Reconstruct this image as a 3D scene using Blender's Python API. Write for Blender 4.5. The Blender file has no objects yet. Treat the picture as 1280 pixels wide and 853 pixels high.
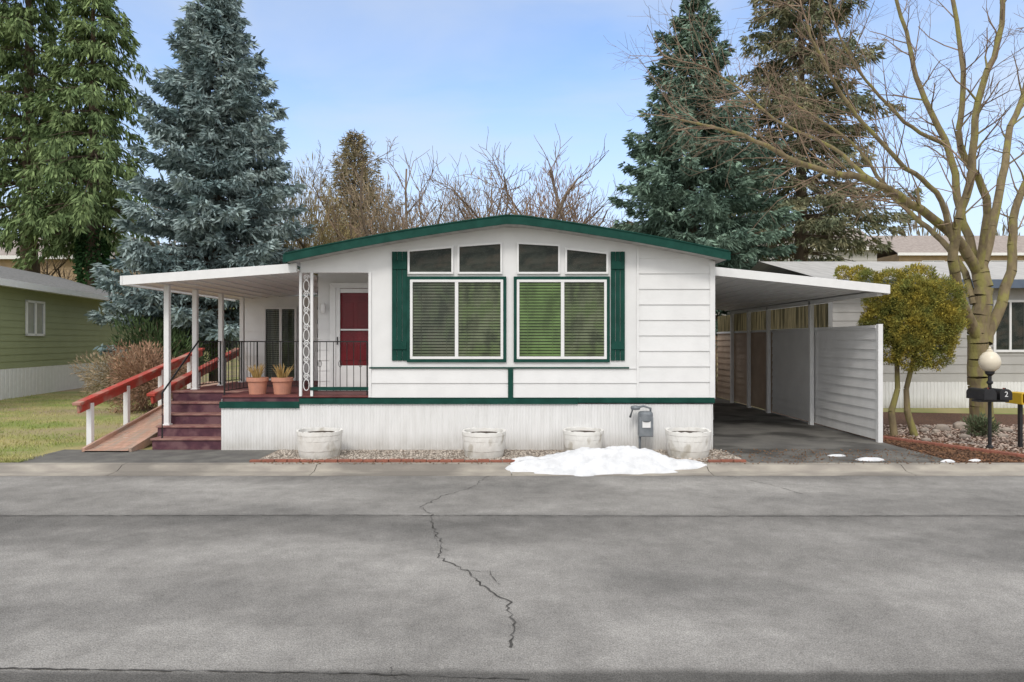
import bpy, math, numpy as np
from mathutils import Vector
R=math.radians
scn=bpy.context.scene
col=scn.collection
# ------------------------------------------------------------------ materials
def nd(nt,t,**k):
    n=nt.nodes.new(t)
    for a,b in k.items(): setattr(n,a,b)
    return n
def mat(name,c1,c2=None,scale=4,rough=.7,bump=0,bscale=None,metal=0,detail=6,stretch=(1,1,1),island=0,lo=.35,hi=.65,c3=None,s3=1,grime=None,spec=.4,r3=(.48,.62)):
    m=bpy.data.materials.new(name); m.use_nodes=True; nt=m.node_tree; b=nt.nodes['Principled BSDF']; L=nt.links.new
    b.inputs['Roughness'].default_value=rough; b.inputs['Metallic'].default_value=metal
    b.inputs['Specular IOR Level'].default_value=spec
    c1=tuple(c1)+(1,); 
    tc=nd(nt,'ShaderNodeTexCoord'); mp=nd(nt,'ShaderNodeMapping'); mp.inputs['Scale'].default_value=stretch
    L(tc.outputs['Object'],mp.inputs['Vector'])
    if c2 is None: c2=tuple(x*.88 for x in c1[:3])
    c2=tuple(c2)+(1,)
    n=nd(nt,'ShaderNodeTexNoise'); n.inputs['Scale'].default_value=scale; n.inputs['Detail'].default_value=detail
    L(mp.outputs[0],n.inputs['Vector'])
    r=nd(nt,'ShaderNodeMapRange'); r.inputs[1].default_value=lo; r.inputs[2].default_value=hi
    L(n.outputs['Fac'],r.inputs[0])
    mx=nd(nt,'ShaderNodeMix',data_type='RGBA'); mx.inputs[6].default_value=c1; mx.inputs[7].default_value=c2
    L(r.outputs[0],mx.inputs[0]); out=mx.outputs[2]
    if c3 is not None:
        n3=nd(nt,'ShaderNodeTexNoise'); n3.inputs['Scale'].default_value=s3; n3.inputs['Detail'].default_value=5
        L(mp.outputs[0],n3.inputs['Vector'])
        r3_=nd(nt,'ShaderNodeMapRange'); r3_.inputs[1].default_value=r3[0]; r3_.inputs[2].default_value=r3[1]; L(n3.outputs['Fac'],r3_.inputs[0])
        m3=nd(nt,'ShaderNodeMix',data_type='RGBA'); m3.inputs[7].default_value=tuple(c3)+(1,)
        L(r3_.outputs[0],m3.inputs[0]); L(out,m3.inputs[6]); out=m3.outputs[2]
    if island>0:
        g=nd(nt,'ShaderNodeNewGeometry'); rr=nd(nt,'ShaderNodeMapRange'); rr.inputs[3].default_value=1-island; rr.inputs[4].default_value=1+island
        L(g.outputs['Random Per Island'],rr.inputs[0])
        vm=nd(nt,'ShaderNodeVectorMath',operation='SCALE'); L(out,vm.inputs[0]); L(rr.outputs[0],vm.inputs['Scale']); out=vm.outputs[0]
    if grime is not None:   # dirt splashed up from the ground: (z0,z1,colour,strength), world position
        g=nd(nt,'ShaderNodeNewGeometry'); sx=nd(nt,'ShaderNodeSeparateXYZ'); L(g.outputs['Position'],sx.inputs[0])
        rr=nd(nt,'ShaderNodeMapRange'); rr.inputs[1].default_value=grime[0]; rr.inputs[2].default_value=grime[1]; rr.inputs[3].default_value=grime[3]; rr.inputs[4].default_value=0
        L(sx.outputs[2],rr.inputs[0])
        gn=nd(nt,'ShaderNodeTexNoise'); gn.inputs['Scale'].default_value=5; gn.inputs['Detail'].default_value=8; L(g.outputs['Position'],gn.inputs['Vector'])
        ml=nd(nt,'ShaderNodeMath',operation='MULTIPLY'); L(rr.outputs[0],ml.inputs[0]); L(gn.outputs['Fac'],ml.inputs[1])
        mg=nd(nt,'ShaderNodeMix',data_type='RGBA'); mg.inputs[7].default_value=tuple(grime[2])+(1,)
        L(ml.outputs[0],mg.inputs[0]); L(out,mg.inputs[6]); out=mg.outputs[2]
    L(out,b.inputs['Base Color'])
    if bump>0:
        bn=nd(nt,'ShaderNodeTexNoise'); bn.inputs['Scale'].default_value=bscale or scale*4; bn.inputs['Detail'].default_value=6
        L(mp.outputs[0],bn.inputs['Vector']); bp=nd(nt,'ShaderNodeBump'); bp.inputs['Strength'].default_value=bump; bp.inputs['Distance'].default_value=.03
        L(bn.outputs['Fac'],bp.inputs['Height']); L(bp.outputs[0],b.inputs['Normal'])
    return m
WHITE=mat('white_siding_paint',(.80,.80,.80),(.745,.745,.745),scale=2.5,rough=.5,bump=.04,bscale=30,grime=(0,1.2,(.38,.36,.31),.25))
WALLP=mat('bright_panel_paint',(.84,.84,.84),(.78,.78,.78),scale=2.5,rough=.5,grime=(0,.6,(.38,.36,.31),.4))
SKIRT=mat('white_skirting',(.80,.80,.80),(.73,.73,.725),scale=3,rough=.5,bump=.04,stretch=(4,4,.6),grime=(0,.32,(.34,.31,.26),.9))
TRIMW=mat('white_trim',(.81,.81,.81),(.76,.76,.76),scale=6,rough=.4)
GREEN=mat('dark_green_trim',(.008,.050,.038),(.013,.070,.054),scale=5,rough=.7,bump=.1,spec=.15)
ROOFM=mat('pale_metal_roof',(.50,.49,.47),(.40,.39,.375),scale=2,rough=.85,stretch=(4,.3,1),spec=.2)
SOFFIT=mat('soffit_metal',(.83,.83,.83),(.77,.77,.77),scale=2,rough=.5,stretch=(10,.4,1))
RED=mat('red_door_paint',(.26,.006,.022),(.19,.005,.017),scale=4,rough=.5)
REDW=mat('red_weathered_wood',(.48,.05,.033),(.38,.07,.048),scale=7,rough=.7,bump=.2,c3=(.42,.22,.17),s3=3)
MAROON=mat('maroon_step_paint',(.065,.022,.038),(.11,.04,.055),scale=6,rough=.6,bump=.15,c3=(.16,.08,.09),s3=3)
DECKT=mat('red_brown_deck',(.20,.06,.055),(.13,.04,.04),scale=4,rough=.65,stretch=(1,8,1))
RAMPM=mat('faded_ramp_boards',(.58,.37,.28),(.46,.28,.21),scale=4,rough=.85,bump=.2,stretch=(5,1,1),c3=(.42,.32,.26),s3=1.5,spec=.15)
IRON=mat('black_iron',(.012,.012,.013),(.02,.018,.018),scale=9,rough=.45)
TERRA=mat('terracotta',(.58,.27,.18),(.48,.23,.165),scale=8,rough=.85,bump=.1)
SOIL=mat('soil',(.045,.03,.02),(.08,.055,.04),scale=12,rough=.95,bump=.6)
BARREL=mat('weathered_white_planter',(.79,.78,.75),(.72,.70,.66),scale=7,rough=.9,bump=.3,bscale=18,stretch=(1,1,.6),lo=.4,hi=.7,c3=(.50,.47,.41),s3=5,r3=(.60,.72),grime=(0,.32,(.30,.27,.22),.7),spec=.15)
METER=mat('grey_meter_metal',(.24,.26,.28),(.17,.19,.21),scale=8,rough=.5,metal=.2)
SNOW=mat('old_snow',(.74,.75,.77),(.62,.63,.65),scale=6,rough=.85,bump=.7,bscale=18,lo=.42,hi=.68)
CONC=mat('curb_concrete',(.40,.365,.31),(.30,.27,.235),scale=5,rough=.9,bump=.3,bscale=40,c3=(.215,.195,.17),s3=1.3,stretch=(.5,1,1))
PATH=mat('path_asphalt',(.17,.165,.15),(.11,.105,.10),scale=3,rough=.9,bump=.3,bscale=60)
DRIVE=mat('driveway_asphalt',(.13,.125,.118),(.20,.192,.175),scale=1.5,rough=.95,bump=.35,bscale=70,c3=(.07,.067,.062),s3=.9,spec=.2)
BRICK=mat('red_edging_brick',(.32,.12,.08),(.25,.10,.07),scale=9,rough=.85,bump=.3)
GRAVB=mat('bed_soil',(.22,.17,.135),(.32,.27,.22),scale=14,rough=.95,bump=.6)
MULCH=mat('bark_mulch',(.15,.075,.042),(.085,.046,.03),scale=16,rough=.95,bump=.9)
STONE=mat('gravel_stone',(.38,.33,.28),(.52,.46,.40),scale=3,rough=.85,island=.45)
ROCKM=mat('garden_rock',(.44,.37,.31),(.27,.23,.20),scale=6,rough=.85,bump=.5)
OLIVE=mat('olive_siding',(.31,.34,.18),(.285,.315,.165),scale=1.5,rough=.6)
SHING=mat('grey_shingle',(.24,.235,.23),(.16,.16,.155),scale=9,rough=.95,bump=.3,spec=.15)
BARK=mat('dark_bark',(.16,.12,.085),(.10,.075,.055),scale=6,rough=.95,bump=.8,stretch=(3,3,.6))
MOSSB=mat('mossy_bark',(.27,.215,.125),(.17,.135,.085),scale=3.5,rough=.95,bump=.6,c3=(.27,.245,.09),s3=2.6,stretch=(2,2,.7),spec=.15)
TWIG=mat('bare_twig',(.25,.19,.135),(.18,.13,.095),scale=2,rough=.9,island=.3)
TWIGR=mat('reddish_twig',(.30,.215,.15),(.20,.14,.10),scale=2,rough=.9,island=.3)
def leafm(n,a,b,isl=.35,sc=.9): return mat(n,a,b,scale=sc,rough=.85,island=isl,lo=.4,hi=.6,spec=.12)
LBLUE=leafm('blue_spruce_needles',(.33,.405,.40),(.19,.26,.265),.45)
LGREEN=leafm('spruce_needles',(.21,.28,.12),(.11,.165,.07),.45)
LDARK=leafm('dark_spruce_needles',(.20,.285,.215),(.115,.18,.14),.45)
LBROWN=leafm('brownish_needles',(.25,.235,.14),(.155,.18,.11),.4)
LYEL=leafm('golden_cedar_leaves',(.40,.32,.06),(.18,.20,.055),isl=.4,sc=3)
LIVY=leafm('ivy_leaves',(.05,.12,.04),(.035,.08,.03))
GLASS=bpy.data.materials.new('window_glass'); GLASS.use_nodes=True
nt=GLASS.node_tree; nt.nodes.remove(nt.nodes['Principled BSDF']); o=nt.nodes['Material Output']
tr=nd(nt,'ShaderNodeBsdfTransparent'); tr.inputs[0].default_value=(.85,.9,.86,1); gl=nd(nt,'ShaderNodeBsdfGlossy'); gl.inputs['Roughness'].default_value=.02
fr=nd(nt,'ShaderNodeFresnel'); fr.inputs[0].default_value=1.22; ms=nd(nt,'ShaderNodeMixShader')
nt.links.new(fr.outputs[0],ms.inputs[0]); nt.links.new(tr.outputs[0],ms.inputs[1]); nt.links.new(gl.outputs[0],ms.inputs[2]); nt.links.new(ms.outputs[0],o.inputs[0])
BLINDA=mat('blind_slats_olive_reflection',(.24,.25,.16),(.105,.115,.07),scale=1.9,rough=.6,lo=.42,hi=.58,stretch=(1.6,1,1),c3=(.19,.23,.11),s3=3)  # olive patches in the slat colour stand in for trees reflected in the glass
BLINDC=mat('blind_slats_brown_reflection',(.18,.175,.135),(.09,.095,.075),scale=1.9,rough=.6,lo=.42,hi=.58,stretch=(1.6,1,1),c3=(.15,.17,.11),s3=3)  # darker slats, with the tree reflection painted into their colour
BLINDB=mat('blind_slats_green_reflection',(.22,.315,.115),(.14,.195,.075),scale=2.1,rough=.6,lo=.4,hi=.6,stretch=(1.6,1,1))  # green reflection painted into the slat colour
DARKIN=mat('dark_interior_reflection',(.062,.060,.052),(.018,.022,.019),scale=3.2,rough=.6,lo=.42,hi=.58,c3=(.085,.062,.05),s3=2,stretch=(1,1,2))  # dark sheet for the unlit interior, brown streaks painted as reflected branches
GREYB=mat('grey_beige_siding',(.46,.45,.43),(.40,.39,.37),scale=2,rough=.7)
BLUEG=mat('blue_grey_trim',(.13,.165,.22),(.105,.135,.19),scale=3,rough=.7,spec=.2)
TAN=mat('tan_stucco',(.46,.34,.21),(.38,.28,.18),scale=2,rough=.8)
PINKR=mat('pale_roof',(.38,.33,.30),(.29,.25,.23),scale=4,rough=.9,spec=.15)
SHEDB=mat('tan_shed_panel',(.44,.29,.19),(.34,.23,.15),scale=2,rough=.7)
YEL=mat('yellow_plastic',(.70,.46,.03),(.62,.41,.03),scale=5,rough=.5)
BLK=mat('black_painted_metal',(.015,.015,.018),(.025,.025,.028),scale=6,rough=.4)
GLOBE=mat('frosted_globe',(.74,.67,.54),(.68,.61,.48),scale=5,rough=.3)
CRKM=mat('crack_tar',(.05,.048,.045),(.13,.125,.12),scale=9,rough=.95,spec=.1)
CORR=mat('smoked_corrugated_panel',(.36,.30,.17),(.09,.08,.045),scale=3.2,rough=.5,stretch=(1,5,.3),lo=.40,hi=.60)
nt=CORR.node_tree; b=nt.nodes['Principled BSDF']; tl_=nd(nt,'ShaderNodeBsdfTranslucent'); mxs=nd(nt,'ShaderNodeMixShader'); mxs.inputs[0].default_value=.6
nt.links.new(b.inputs['Base Color'].links[0].from_socket,tl_.inputs[0]); nt.links.new(b.outputs[0],mxs.inputs[1]); nt.links.new(tl_.outputs[0],mxs.inputs[2]); nt.links.new(mxs.outputs[0],nt.nodes['Material Output'].inputs[0])
# road
ROAD=mat('worn_asphalt',(.245,.235,.222),(.325,.312,.295),scale=.6,rough=.97,bump=.5,bscale=80,detail=9,lo=.42,hi=.60,stretch=(.5,1,1),c3=(.195,.188,.179),s3=.5,spec=.12)
nt=ROAD.node_tree; b=nt.nodes['Principled BSDF']; src=b.inputs['Base Color'].links[0].from_socket
g=nd(nt,'ShaderNodeNewGeometry'); sx=nd(nt,'ShaderNodeSeparateXYZ'); nt.links.new(g.outputs['Position'],sx.inputs[0])
nz=nd(nt,'ShaderNodeTexNoise'); nz.inputs['Scale'].default_value=1.5; nz.inputs['Detail'].default_value=8; nt.links.new(g.outputs['Position'],nz.inputs['Vector'])
ad=nd(nt,'ShaderNodeMath',operation='MULTIPLY_ADD'); ad.inputs[1].default_value=.16; nt.links.new(nz.outputs['Fac'],ad.inputs[0]); nt.links.new(sx.outputs[1],ad.inputs[2])
rmp=nd(nt,'ShaderNodeValToRGB'); cr=rmp.color_ramp
mr=nd(nt,'ShaderNodeMapRange'); mr.inputs[1].default_value=3.5; mr.inputs[2].default_value=11.; nt.links.new(ad.outputs[0],mr.inputs[0]); nt.links.new(mr.outputs[0],rmp.inputs[0])
def yp(y): return (y+.08-3.5)/7.5
els=[(yp(4.10),.42),(yp(4.17),.96),(yp(5.4),1.04),(yp(6.6),.93),(yp(7.3),.82),(yp(7.72),.74),(yp(7.8),.60),(yp(7.88),.96),(yp(8.6),.98),(yp(9.7),1.06),(yp(10.1),.85)]
cr.elements[0].position=0; cr.elements[0].color=(.36,.36,.36,1); cr.elements[1].position=1; cr.elements[1].color=(.8,.8,.8,1)
for p,v in els:
    if 0<p<1:
        e=cr.elements.new(p); e.color=(v/1.15,)*3+(1,)
sp=nd(nt,'ShaderNodeTexNoise'); sp.inputs['Scale'].default_value=110; sp.inputs['Detail'].default_value=3; nt.links.new(g.outputs['Position'],sp.inputs['Vector'])
spr=nd(nt,'ShaderNodeMapRange'); spr.inputs[1].default_value=.3; spr.inputs[2].default_value=.7; spr.inputs[3].default_value=.60*1.15; spr.inputs[4].default_value=1.40*1.15; nt.links.new(sp.outputs['Fac'],spr.inputs[0])
bl=nd(nt,'ShaderNodeTexNoise'); bl.inputs['Scale'].default_value=3.4; bl.inputs['Detail'].default_value=12; bl.inputs['Roughness'].default_value=.72; nt.links.new(g.outputs['Position'],bl.inputs['Vector'])
blr=nd(nt,'ShaderNodeMapRange'); blr.inputs[1].default_value=.32; blr.inputs[2].default_value=.68; blr.inputs[3].default_value=.80; blr.inputs[4].default_value=1.18; nt.links.new(bl.outputs['Fac'],blr.inputs[0])
mm_=nd(nt,'ShaderNodeMath',operation='MULTIPLY'); nt.links.new(spr.outputs[0],mm_.inputs[0]); nt.links.new(blr.outputs[0],mm_.inputs[1])
v1=nd(nt,'ShaderNodeVectorMath',operation='MULTIPLY'); nt.links.new(src,v1.inputs[0]); nt.links.new(rmp.outputs[0],v1.inputs[1])
v2=nd(nt,'ShaderNodeVectorMath',operation='SCALE'); nt.links.new(v1.outputs[0],v2.inputs[0]); nt.links.new(mm_.outputs[0],v2.inputs['Scale']); nt.links.new(v2.outputs[0],b.inputs['Base Color'])
LAWN=mat('winter_lawn',(.21,.25,.07),(.38,.32,.15),scale=.8,rough=.95,bump=.5,bscale=30,c3=(.32,.25,.16),s3=.35)
GRASS=mat('grass_blades',(.23,.31,.06),(.44,.38,.17),scale=.8,rough=.8,island=.4)
# ------------------------------------------------------------------ mesh builder
class MB:
    def __init__(s): s.v=[]; s.f=[]
    def poly(s,pts):
        n=len(s.v); s.v+= [tuple(p) for p in pts]; s.f.append(tuple(range(n,n+len(pts)))); return s
    def box(s,x0,x1,y0,y1,z0,z1,T=None):
        n=len(s.v); P=[(x,y,z) for z in(z0,z1) for y in(y0,y1) for x in(x0,x1)]
        if T: P=[T(*p) for p in P]
        s.v+=P
        for f in((0,2,3,1),(4,5,7,6),(0,1,5,4),(2,6,7,3),(0,4,6,2),(1,3,7,5)): s.f.append(tuple(n+i for i in f))
        return s
    def prism(s,pts,y0,y1):   # pts in (x,z)
        n=len(s.v); k=len(pts)
        s.v+=[(x,y0,z) for x,z in pts]+[(x,y1,z) for x,z in pts]
        s.f.append(tuple(range(n,n+k))); s.f.append(tuple(range(n+2*k-1,n+k-1,-1)))
        for i in range(k):
            j=(i+1)%k; s.f.append((n+i,n+k+i,n+k+j,n+j))
        return s
    def ring(s,outer,inner,y0,y1):
        k=len(outer)
        for i in range(k):
            j=(i+1)%k; s.prism([outer[i],outer[j],inner[j],inner[i]],y0,y1)
        return s
    def tube(s,pts,r,n=8,sq=False):
        pts=[Vector(p) for p in pts]; m=len(pts)
        if not hasattr(r,'__len__'): r=[r]*m
        base=len(s.v)
        for i,p in enumerate(pts):
            d=(pts[min(i+1,m-1)]-pts[max(i-1,0)]).normalized()
            up=Vector((0,0,1)) if abs(d.z)<.95 else Vector((0,1,0))
            a=d.cross(up).normalized(); b=d.cross(a)
            for k in range(n):
                t=2*math.pi*(k+.5)/n; q=p+(a*math.cos(t)+b*math.sin(t))*r[i]*(1.414 if sq else 1); s.v.append(tuple(q))
        for i in range(m-1):
            for k in range(n):
                k2=(k+1)%n; s.f.append((base+i*n+k,base+i*n+k2,base+(i+1)*n+k2,base+(i+1)*n+k))
        s.f.append(tuple(base+k for k in range(n-1,-1,-1))); s.f.append(tuple(base+(m-1)*n+k for k in range(n)))
        return s
    def beam(s,p,q,w,h):
        p=Vector(p);q=Vector(q); d=(q-p).normalized(); up=Vector((0,0,1)) if abs(d.z)<.95 else Vector((0,1,0))
        a=d.cross(up).normalized()*w/2; b=a.cross(d).normalized()*h/2; n=len(s.v)
        for c in(p,q):
            for u,v in((-1,-1),(1,-1),(1,1),(-1,1)): s.v.append(tuple(c+a*u+b*v))
        for f in((0,1,2,3),(7,6,5,4),(0,4,5,1),(1,5,6,2),(2,6,7,3),(3,7,4,0)): s.f.append(tuple(n+i for i in f))
        return s
    def lathe(s,prof,c,n=20):
        base=len(s.v)
        for r,z in prof:
            for k in range(n):
                t=2*math.pi*k/n; s.v.append((c[0]+r*math.cos(t),c[1]+r*math.sin(t),c[2]+z))
        for i in range(len(prof)-1):
            for k in range(n):
                k2=(k+1)%n; s.f.append((base+i*n+k,base+i*n+k2,base+(i+1)*n+k2,base+(i+1)*n+k))
        s.f.append(tuple(base+k for k in range(n-1,-1,-1))); m=len(prof)-1; s.f.append(tuple(base+m*n+k for k in range(n)))
        return s
def meta(o,label=None,cat=None,kind=None,group=None):
    if label:o['label']=label
    if cat:o['category']=cat
    if kind:o['kind']=kind
    if group:o['group']=group
def thing(name,base,label,cat,group=None,kind=None):
    e=bpy.data.objects.new(name,None); e.location=base; e.empty_display_size=.2; col.objects.link(e); meta(e,label,cat,kind,group); return e
def wbase(o):
    p=Vector((0,0,0))
    while o is not None: p+=Vector(o.location); o=o.parent
    return p
def mk(name,mb,m,parent=None,label=None,cat=None,kind=None,group=None,smooth=False,bevel=0,origin=None):
    me=bpy.data.meshes.new(name)
    off=wbase(parent) if parent else Vector(origin or (0,0,0))
    if isinstance(mb,MB): V=np.array(mb.v,dtype=float)-np.array(off); me.from_pydata(V.tolist(),[],mb.f)
    else:
        V,F=mb; V=V-np.array(off); k=F.shape[1]
        me.vertices.add(len(V)); me.vertices.foreach_set('co',V.astype(np.float32).ravel())
        me.loops.add(F.size); me.loops.foreach_set('vertex_index',F.astype(np.int32).ravel())
        me.polygons.add(len(F)); me.polygons.foreach_set('loop_start',np.arange(0,F.size,k,dtype=np.int32)); 
    me.update(calc_edges=True); me.validate()
    me.materials.append(m)
    if smooth: me.polygons.foreach_set('use_smooth',[True]*len(me.polygons))
    o=bpy.data.objects.new(name,me); col.objects.link(o)
    if parent: o.parent=parent
    else: o.location=off
    if bevel:
        b=o.modifiers.new('b','BEVEL'); b.width=bevel; b.segments=2; b.limit_method='ANGLE'
    meta(o,label,cat,kind,group); return o
def dup(e,loc,rotz=0,scale=1,label=None):
    kids=[c for c in bpy.data.objects if c.parent is e]
    n=e.copy(); n.location=loc; n.rotation_euler=(0,0,rotz); n.scale=(scale,)*3; col.objects.link(n)
    if label: n['label']=label
    for k in kids:
        c=k.copy(); c.parent=n; col.objects.link(c)
    return n
# ------------------------------------------------------------------ ground
def gz(x,y):
    h=0
    if -6.45<y<10.58: h=-.11
    if y>42: 
        t=min((y-42)/40,1); h=7.5*t*t*(3-2*t)
    return h
xs=[-400,-200,-100,-70,-50,-35,-20,-10,0,10,20,35,50,70,100,200,400]
ys=[-300,-100,-30,-6.5,-6.4,10.55,10.60,14,20,30,42]+[42+i*4 for i in range(1,11)]+[120,200,400]
mb=MB(); 
for y in ys:
    for x in xs: mb.v.append((x,y,gz(x,y)))
W=len(xs)
for j in range(len(ys)-1):
    for i in range(W-1): mb.f.append((j*W+i,j*W+i+1,(j+1)*W+i+1,(j+1)*W+i))
mk('ground',mb,LAWN,label='winter grass ground rising to a hill behind',cat='ground',kind='structure')
mk('road',MB().poly([(-80,-6.3,-.08),(80,-6.3,-.08),(80,10.16,-.08),(-80,10.16,-.08)]),ROAD,label='worn grey asphalt street with seams and stains',cat='road',kind='structure')
mb=MB(); prof=[(10.12,-.1),(10.12,-.073),(10.38,-.06),(10.47,-.015),(10.52,.012),(10.68,.016),(10.68,-.1)]
x=-60
while x<60:
    x1=x+3.0-.012
    n=len(mb.v); k=len(prof)
    mb.v+=[(x,y,z) for y,z in prof]+[(x1,y,z) for y,z in prof]
    for i in range(k-1): mb.f.append((n+i,n+k+i,n+k+i+1,n+i+1))
    mb.f.append(tuple(range(n,n+k))); mb.f.append(tuple(range(n+2*k-1,n+k-1,-1)))
    x+=3.0
mk('curb',mb,CONC,label='weathered rolled concrete kerb beside the street',cat='curb',kind='structure')
def sheet(name,pts,z,m,label,cat): return mk(name,MB().poly([(x,y,z) for x,y in pts]),m,label=label,cat=cat,kind='structure')
sheet('driveway',[(3.75,10.68),(7.0,10.68),(7.0,27),(3.6,27),(3.6,12.0)],.006,DRIVE,'dark patched asphalt driveway under carport','driveway')
sheet('walkway',[(-7.9,10.68),(-4.1,10.68),(-4.1,12.0),(-7.9,12.05)],.005,PATH,'dark asphalt path before the steps','path')
sheet('gravel_bed',[(-4.1,10.68),(3.75,10.68),(3.6,12.1),(-4.1,12.1)],.009,GRAVB,'gravel planting bed along the skirting','garden bed')
sheet('mulch_bed',[(7.0,10.68),(20,10.68),(20,16.5),(7.0,19)],.007,MULCH,'bark mulch bed beside driveway','garden bed')
def crack(pts,w,seed,name='road_crack',jit=.013):
    rng=np.random.default_rng(seed); P=[]
    for a,b in zip(pts[:-1],pts[1:]):
        a=np.array(a);b=np.array(b); n=max(3,int(np.linalg.norm(b-a)/.05))
        for i in range(n): P.append(a+(b-a)*i/n+rng.normal(0,jit,2))
    P.append(np.array(pts[-1])); mb=MB()
    L=[];Rr=[]
    for i,p in enumerate(P):
        d=P[min(i+1,len(P)-1)]-P[max(i-1,0)]; d=d/(np.linalg.norm(d)+1e-6); nn=np.array([-d[1],d[0]]); ww=w*rng.uniform(.1,1.1)*.5
        L.append(p+nn*ww);Rr.append(p-nn*ww)
    for i in range(len(P)-1):
        mb.poly([(*Rr[i],-.0755),(*Rr[i+1],-.0755),(*L[i+1],-.0755),(*L[i],-.0755)])
    mk(name,mb,CRKM,label='dark meandering crack in the asphalt',cat='road crack',kind='structure')
crack([(-.93,7.9),(-.85,7.3),(-.72,6.9),(-.66,6.3),(-.38,5.9),(-.2,5.5),(-.02,5.2),(.0,4.9),(-.01,4.45)],.020,3)
crack([(-.35,10.1),(-.55,9.3),(-.9,8.8),(-1.1,8.2),(-.93,7.9)],.012,4)
crack([(-.42,5.95),(-.2,5.9),(-.1,5.6)],.008,5)
crack([(-.8,7.1),(-.72,6.6),(-.6,6.5)],.008,15)
crack([(3.2,10.1),(3.6,9.5),(3.8,8.9)],.012,9)
crack([(-12,7.84),(-6,7.80),(-2,7.84),(2,7.79),(6,7.8),(12,7.84)],.018,6,jit=.006)
crack([(-3.2,4.17),(-1.8,4.13),(-.9,4.10),(0.1,4.03)],.018,7,jit=.005)
crack([(-.72,4.2),(-.68,4.0),(-.74,3.7)],.010,8)
# ------------------------------------------------------------------ main home
def fx(p): return (p-640)/71.08
def fz(p): return (562.97-p)/71.08
YF=12.0
def rt(x): return 4.05-.125*abs(x)-.0121*x*x
TH=.13
home=thing('mobile_home',(0,12,0),'white single-storey mobile home with dark green trim and low curved gable','house')
def lap(mb,u0,u1,z0,z1,h,T,ztop=None,out=.02,cols=1):
    z=z0
    while z<z1-1e-4:
        zt=min(z+h,z1)
        n=cols
        for i in range(n):
            a=u0+(u1-u0)*i/n; b=u0+(u1-u0)*(i+1)/n
            ta=min(zt,ztop(a)) if ztop else zt; tb=min(zt,ztop(b)) if ztop else zt
            if ta<=z or tb<=z: continue
            oa=out*(1-(ta-z)/h); ob=out*(1-(tb-z)/h)
            mb.poly([T(a,out,z),T(b,out,z),T(b,ob,tb),T(a,oa,ta)])
            mb.poly([T(a,0,z),T(b,0,z),T(b,out,z),T(a,out,z)])
        z+=h
def ribs(mb,u0,u1,z0,z1,T,pitch=.1,dep=.014):
    u=u0
    while u<u1-1e-4:
        e=min(u+pitch,u1); w=e-u
        k=[(u,0),(u+w*.12,dep),(u+w*.40,dep),(u+w*.46,dep*.3),(u+w*.54,dep*.3),(u+w*.60,dep),(u+w*.88,dep),(e,0)]
        for a,b in zip(k[:-1],k[1:]): mb.poly([T(a[0],a[1],z0),T(b[0],b[1],z0),T(b[0],b[1],z1),T(a[0],a[1],z1)])
        u=e
def TF(y): return lambda u,o,z:(u,y-o,z)
XL,XR=-3.72,fx(891); XO=fx(461); ZB=fz(497)
wall=MB()
def gablepanel(mb,x0,x1,zb,y,n=12):
    for i in range(n):
        a=x0+(x1-x0)*i/n;b=x0+(x1-x0)*(i+1)/n
        mb.poly([(a,y,zb),(b,y,zb),(b,y,rt(b)-TH+.02),(a,y,rt(a)-TH+.02)])
gablepanel(wall,XO,fx(797),fz(461),YF)
gablepanel(wall,XL,XO,fz(341),YF,6)
wall.poly([(XL,YF,fz(341)),(XO,YF,fz(341)),(XO,YF+.12,fz(341)),(XL,YF+.12,fz(341))])
wall.poly([(XL,YF+.12,fz(341)),(XO,YF+.12,fz(341)),(XO,YF+.12,rt(XO)-TH),(XL,YF+.12,rt(XL)-TH)])
lap(wall,fx(797),XR,ZB,4.0,.272,TF(YF),lambda x:rt(x)-TH+.02,out=.021,cols=8)
lap(wall,XO,fx(797),ZB,fz(461),.253,TF(YF),out=.021)
wall.poly([(XO,YF,.9),(XO,13.1,.9),(XO,13.1,3.7),(XO,YF,3.7)])
lap(wall,XL,XO,.95,3.6,.2,TF(13.1),out=.014)
lap(wall,13.1,29,.9,3.35,.27,lambda u,o,z:(XL-o,u,z))
wall.poly([(XL-.001,13.1,0),(XL-.001,29,0),(XL-.001,29,.9),(XL-.001,13.1,.9)])
lap(wall,YF,29,.0,3.35,.27,lambda u,o,z:(XR+o,u,z))
gablepanel(wall,XL,XR,0,29)
wall.poly([(XL,12.12,3.42),(XO,12.12,3.42),(XO,13.1,3.42),(XL,13.1,3.42)])
mk('wall',wall,WHITE,home)
add=MB(); lap(add,-6.55,XL,.95,3.0,.2,TF(16.5),out=.014); lap(add,16.5,21,.0,3.0,.2,lambda u,o,z:(-6.55-o,u,z)); add.box(-6.54,XL,16.52,21,0,2.99)
mk('annex',add,WHITE,home)
mk('corner_trim',MB().box(XR-.06,XR+.03,YF-.038,YF+.06,.9,3.32),TRIMW,home,bevel=.004)
mk('seam_trim',MB().box(fx(797)-.02,fx(797)+.02,YF-.030,YF-.001,ZB,rt(fx(797))-TH),TRIMW,home,bevel=.004)
mk('opening_trim',MB().box(XO-.0,XO+.05,YF-.032,YF-.001,.93,fz(341)),TRIMW,home,bevel=.004)
N=28; X0r,X1r=-3.86,3.68
px=[X0r+(X1r-X0r)*i/N for i in range(N+1)]
top=[(x,rt(x)) for x in px]; bot=[(x,rt(x)-TH+.015) for x in px][::-1]
roof=MB()
for i in range(N): roof.prism([bot[N-i],bot[N-i-1],top[i+1],top[i]],11.62,29.3)
ro=mk('roof',roof,ROOFM,home)
fa=MB()
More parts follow.
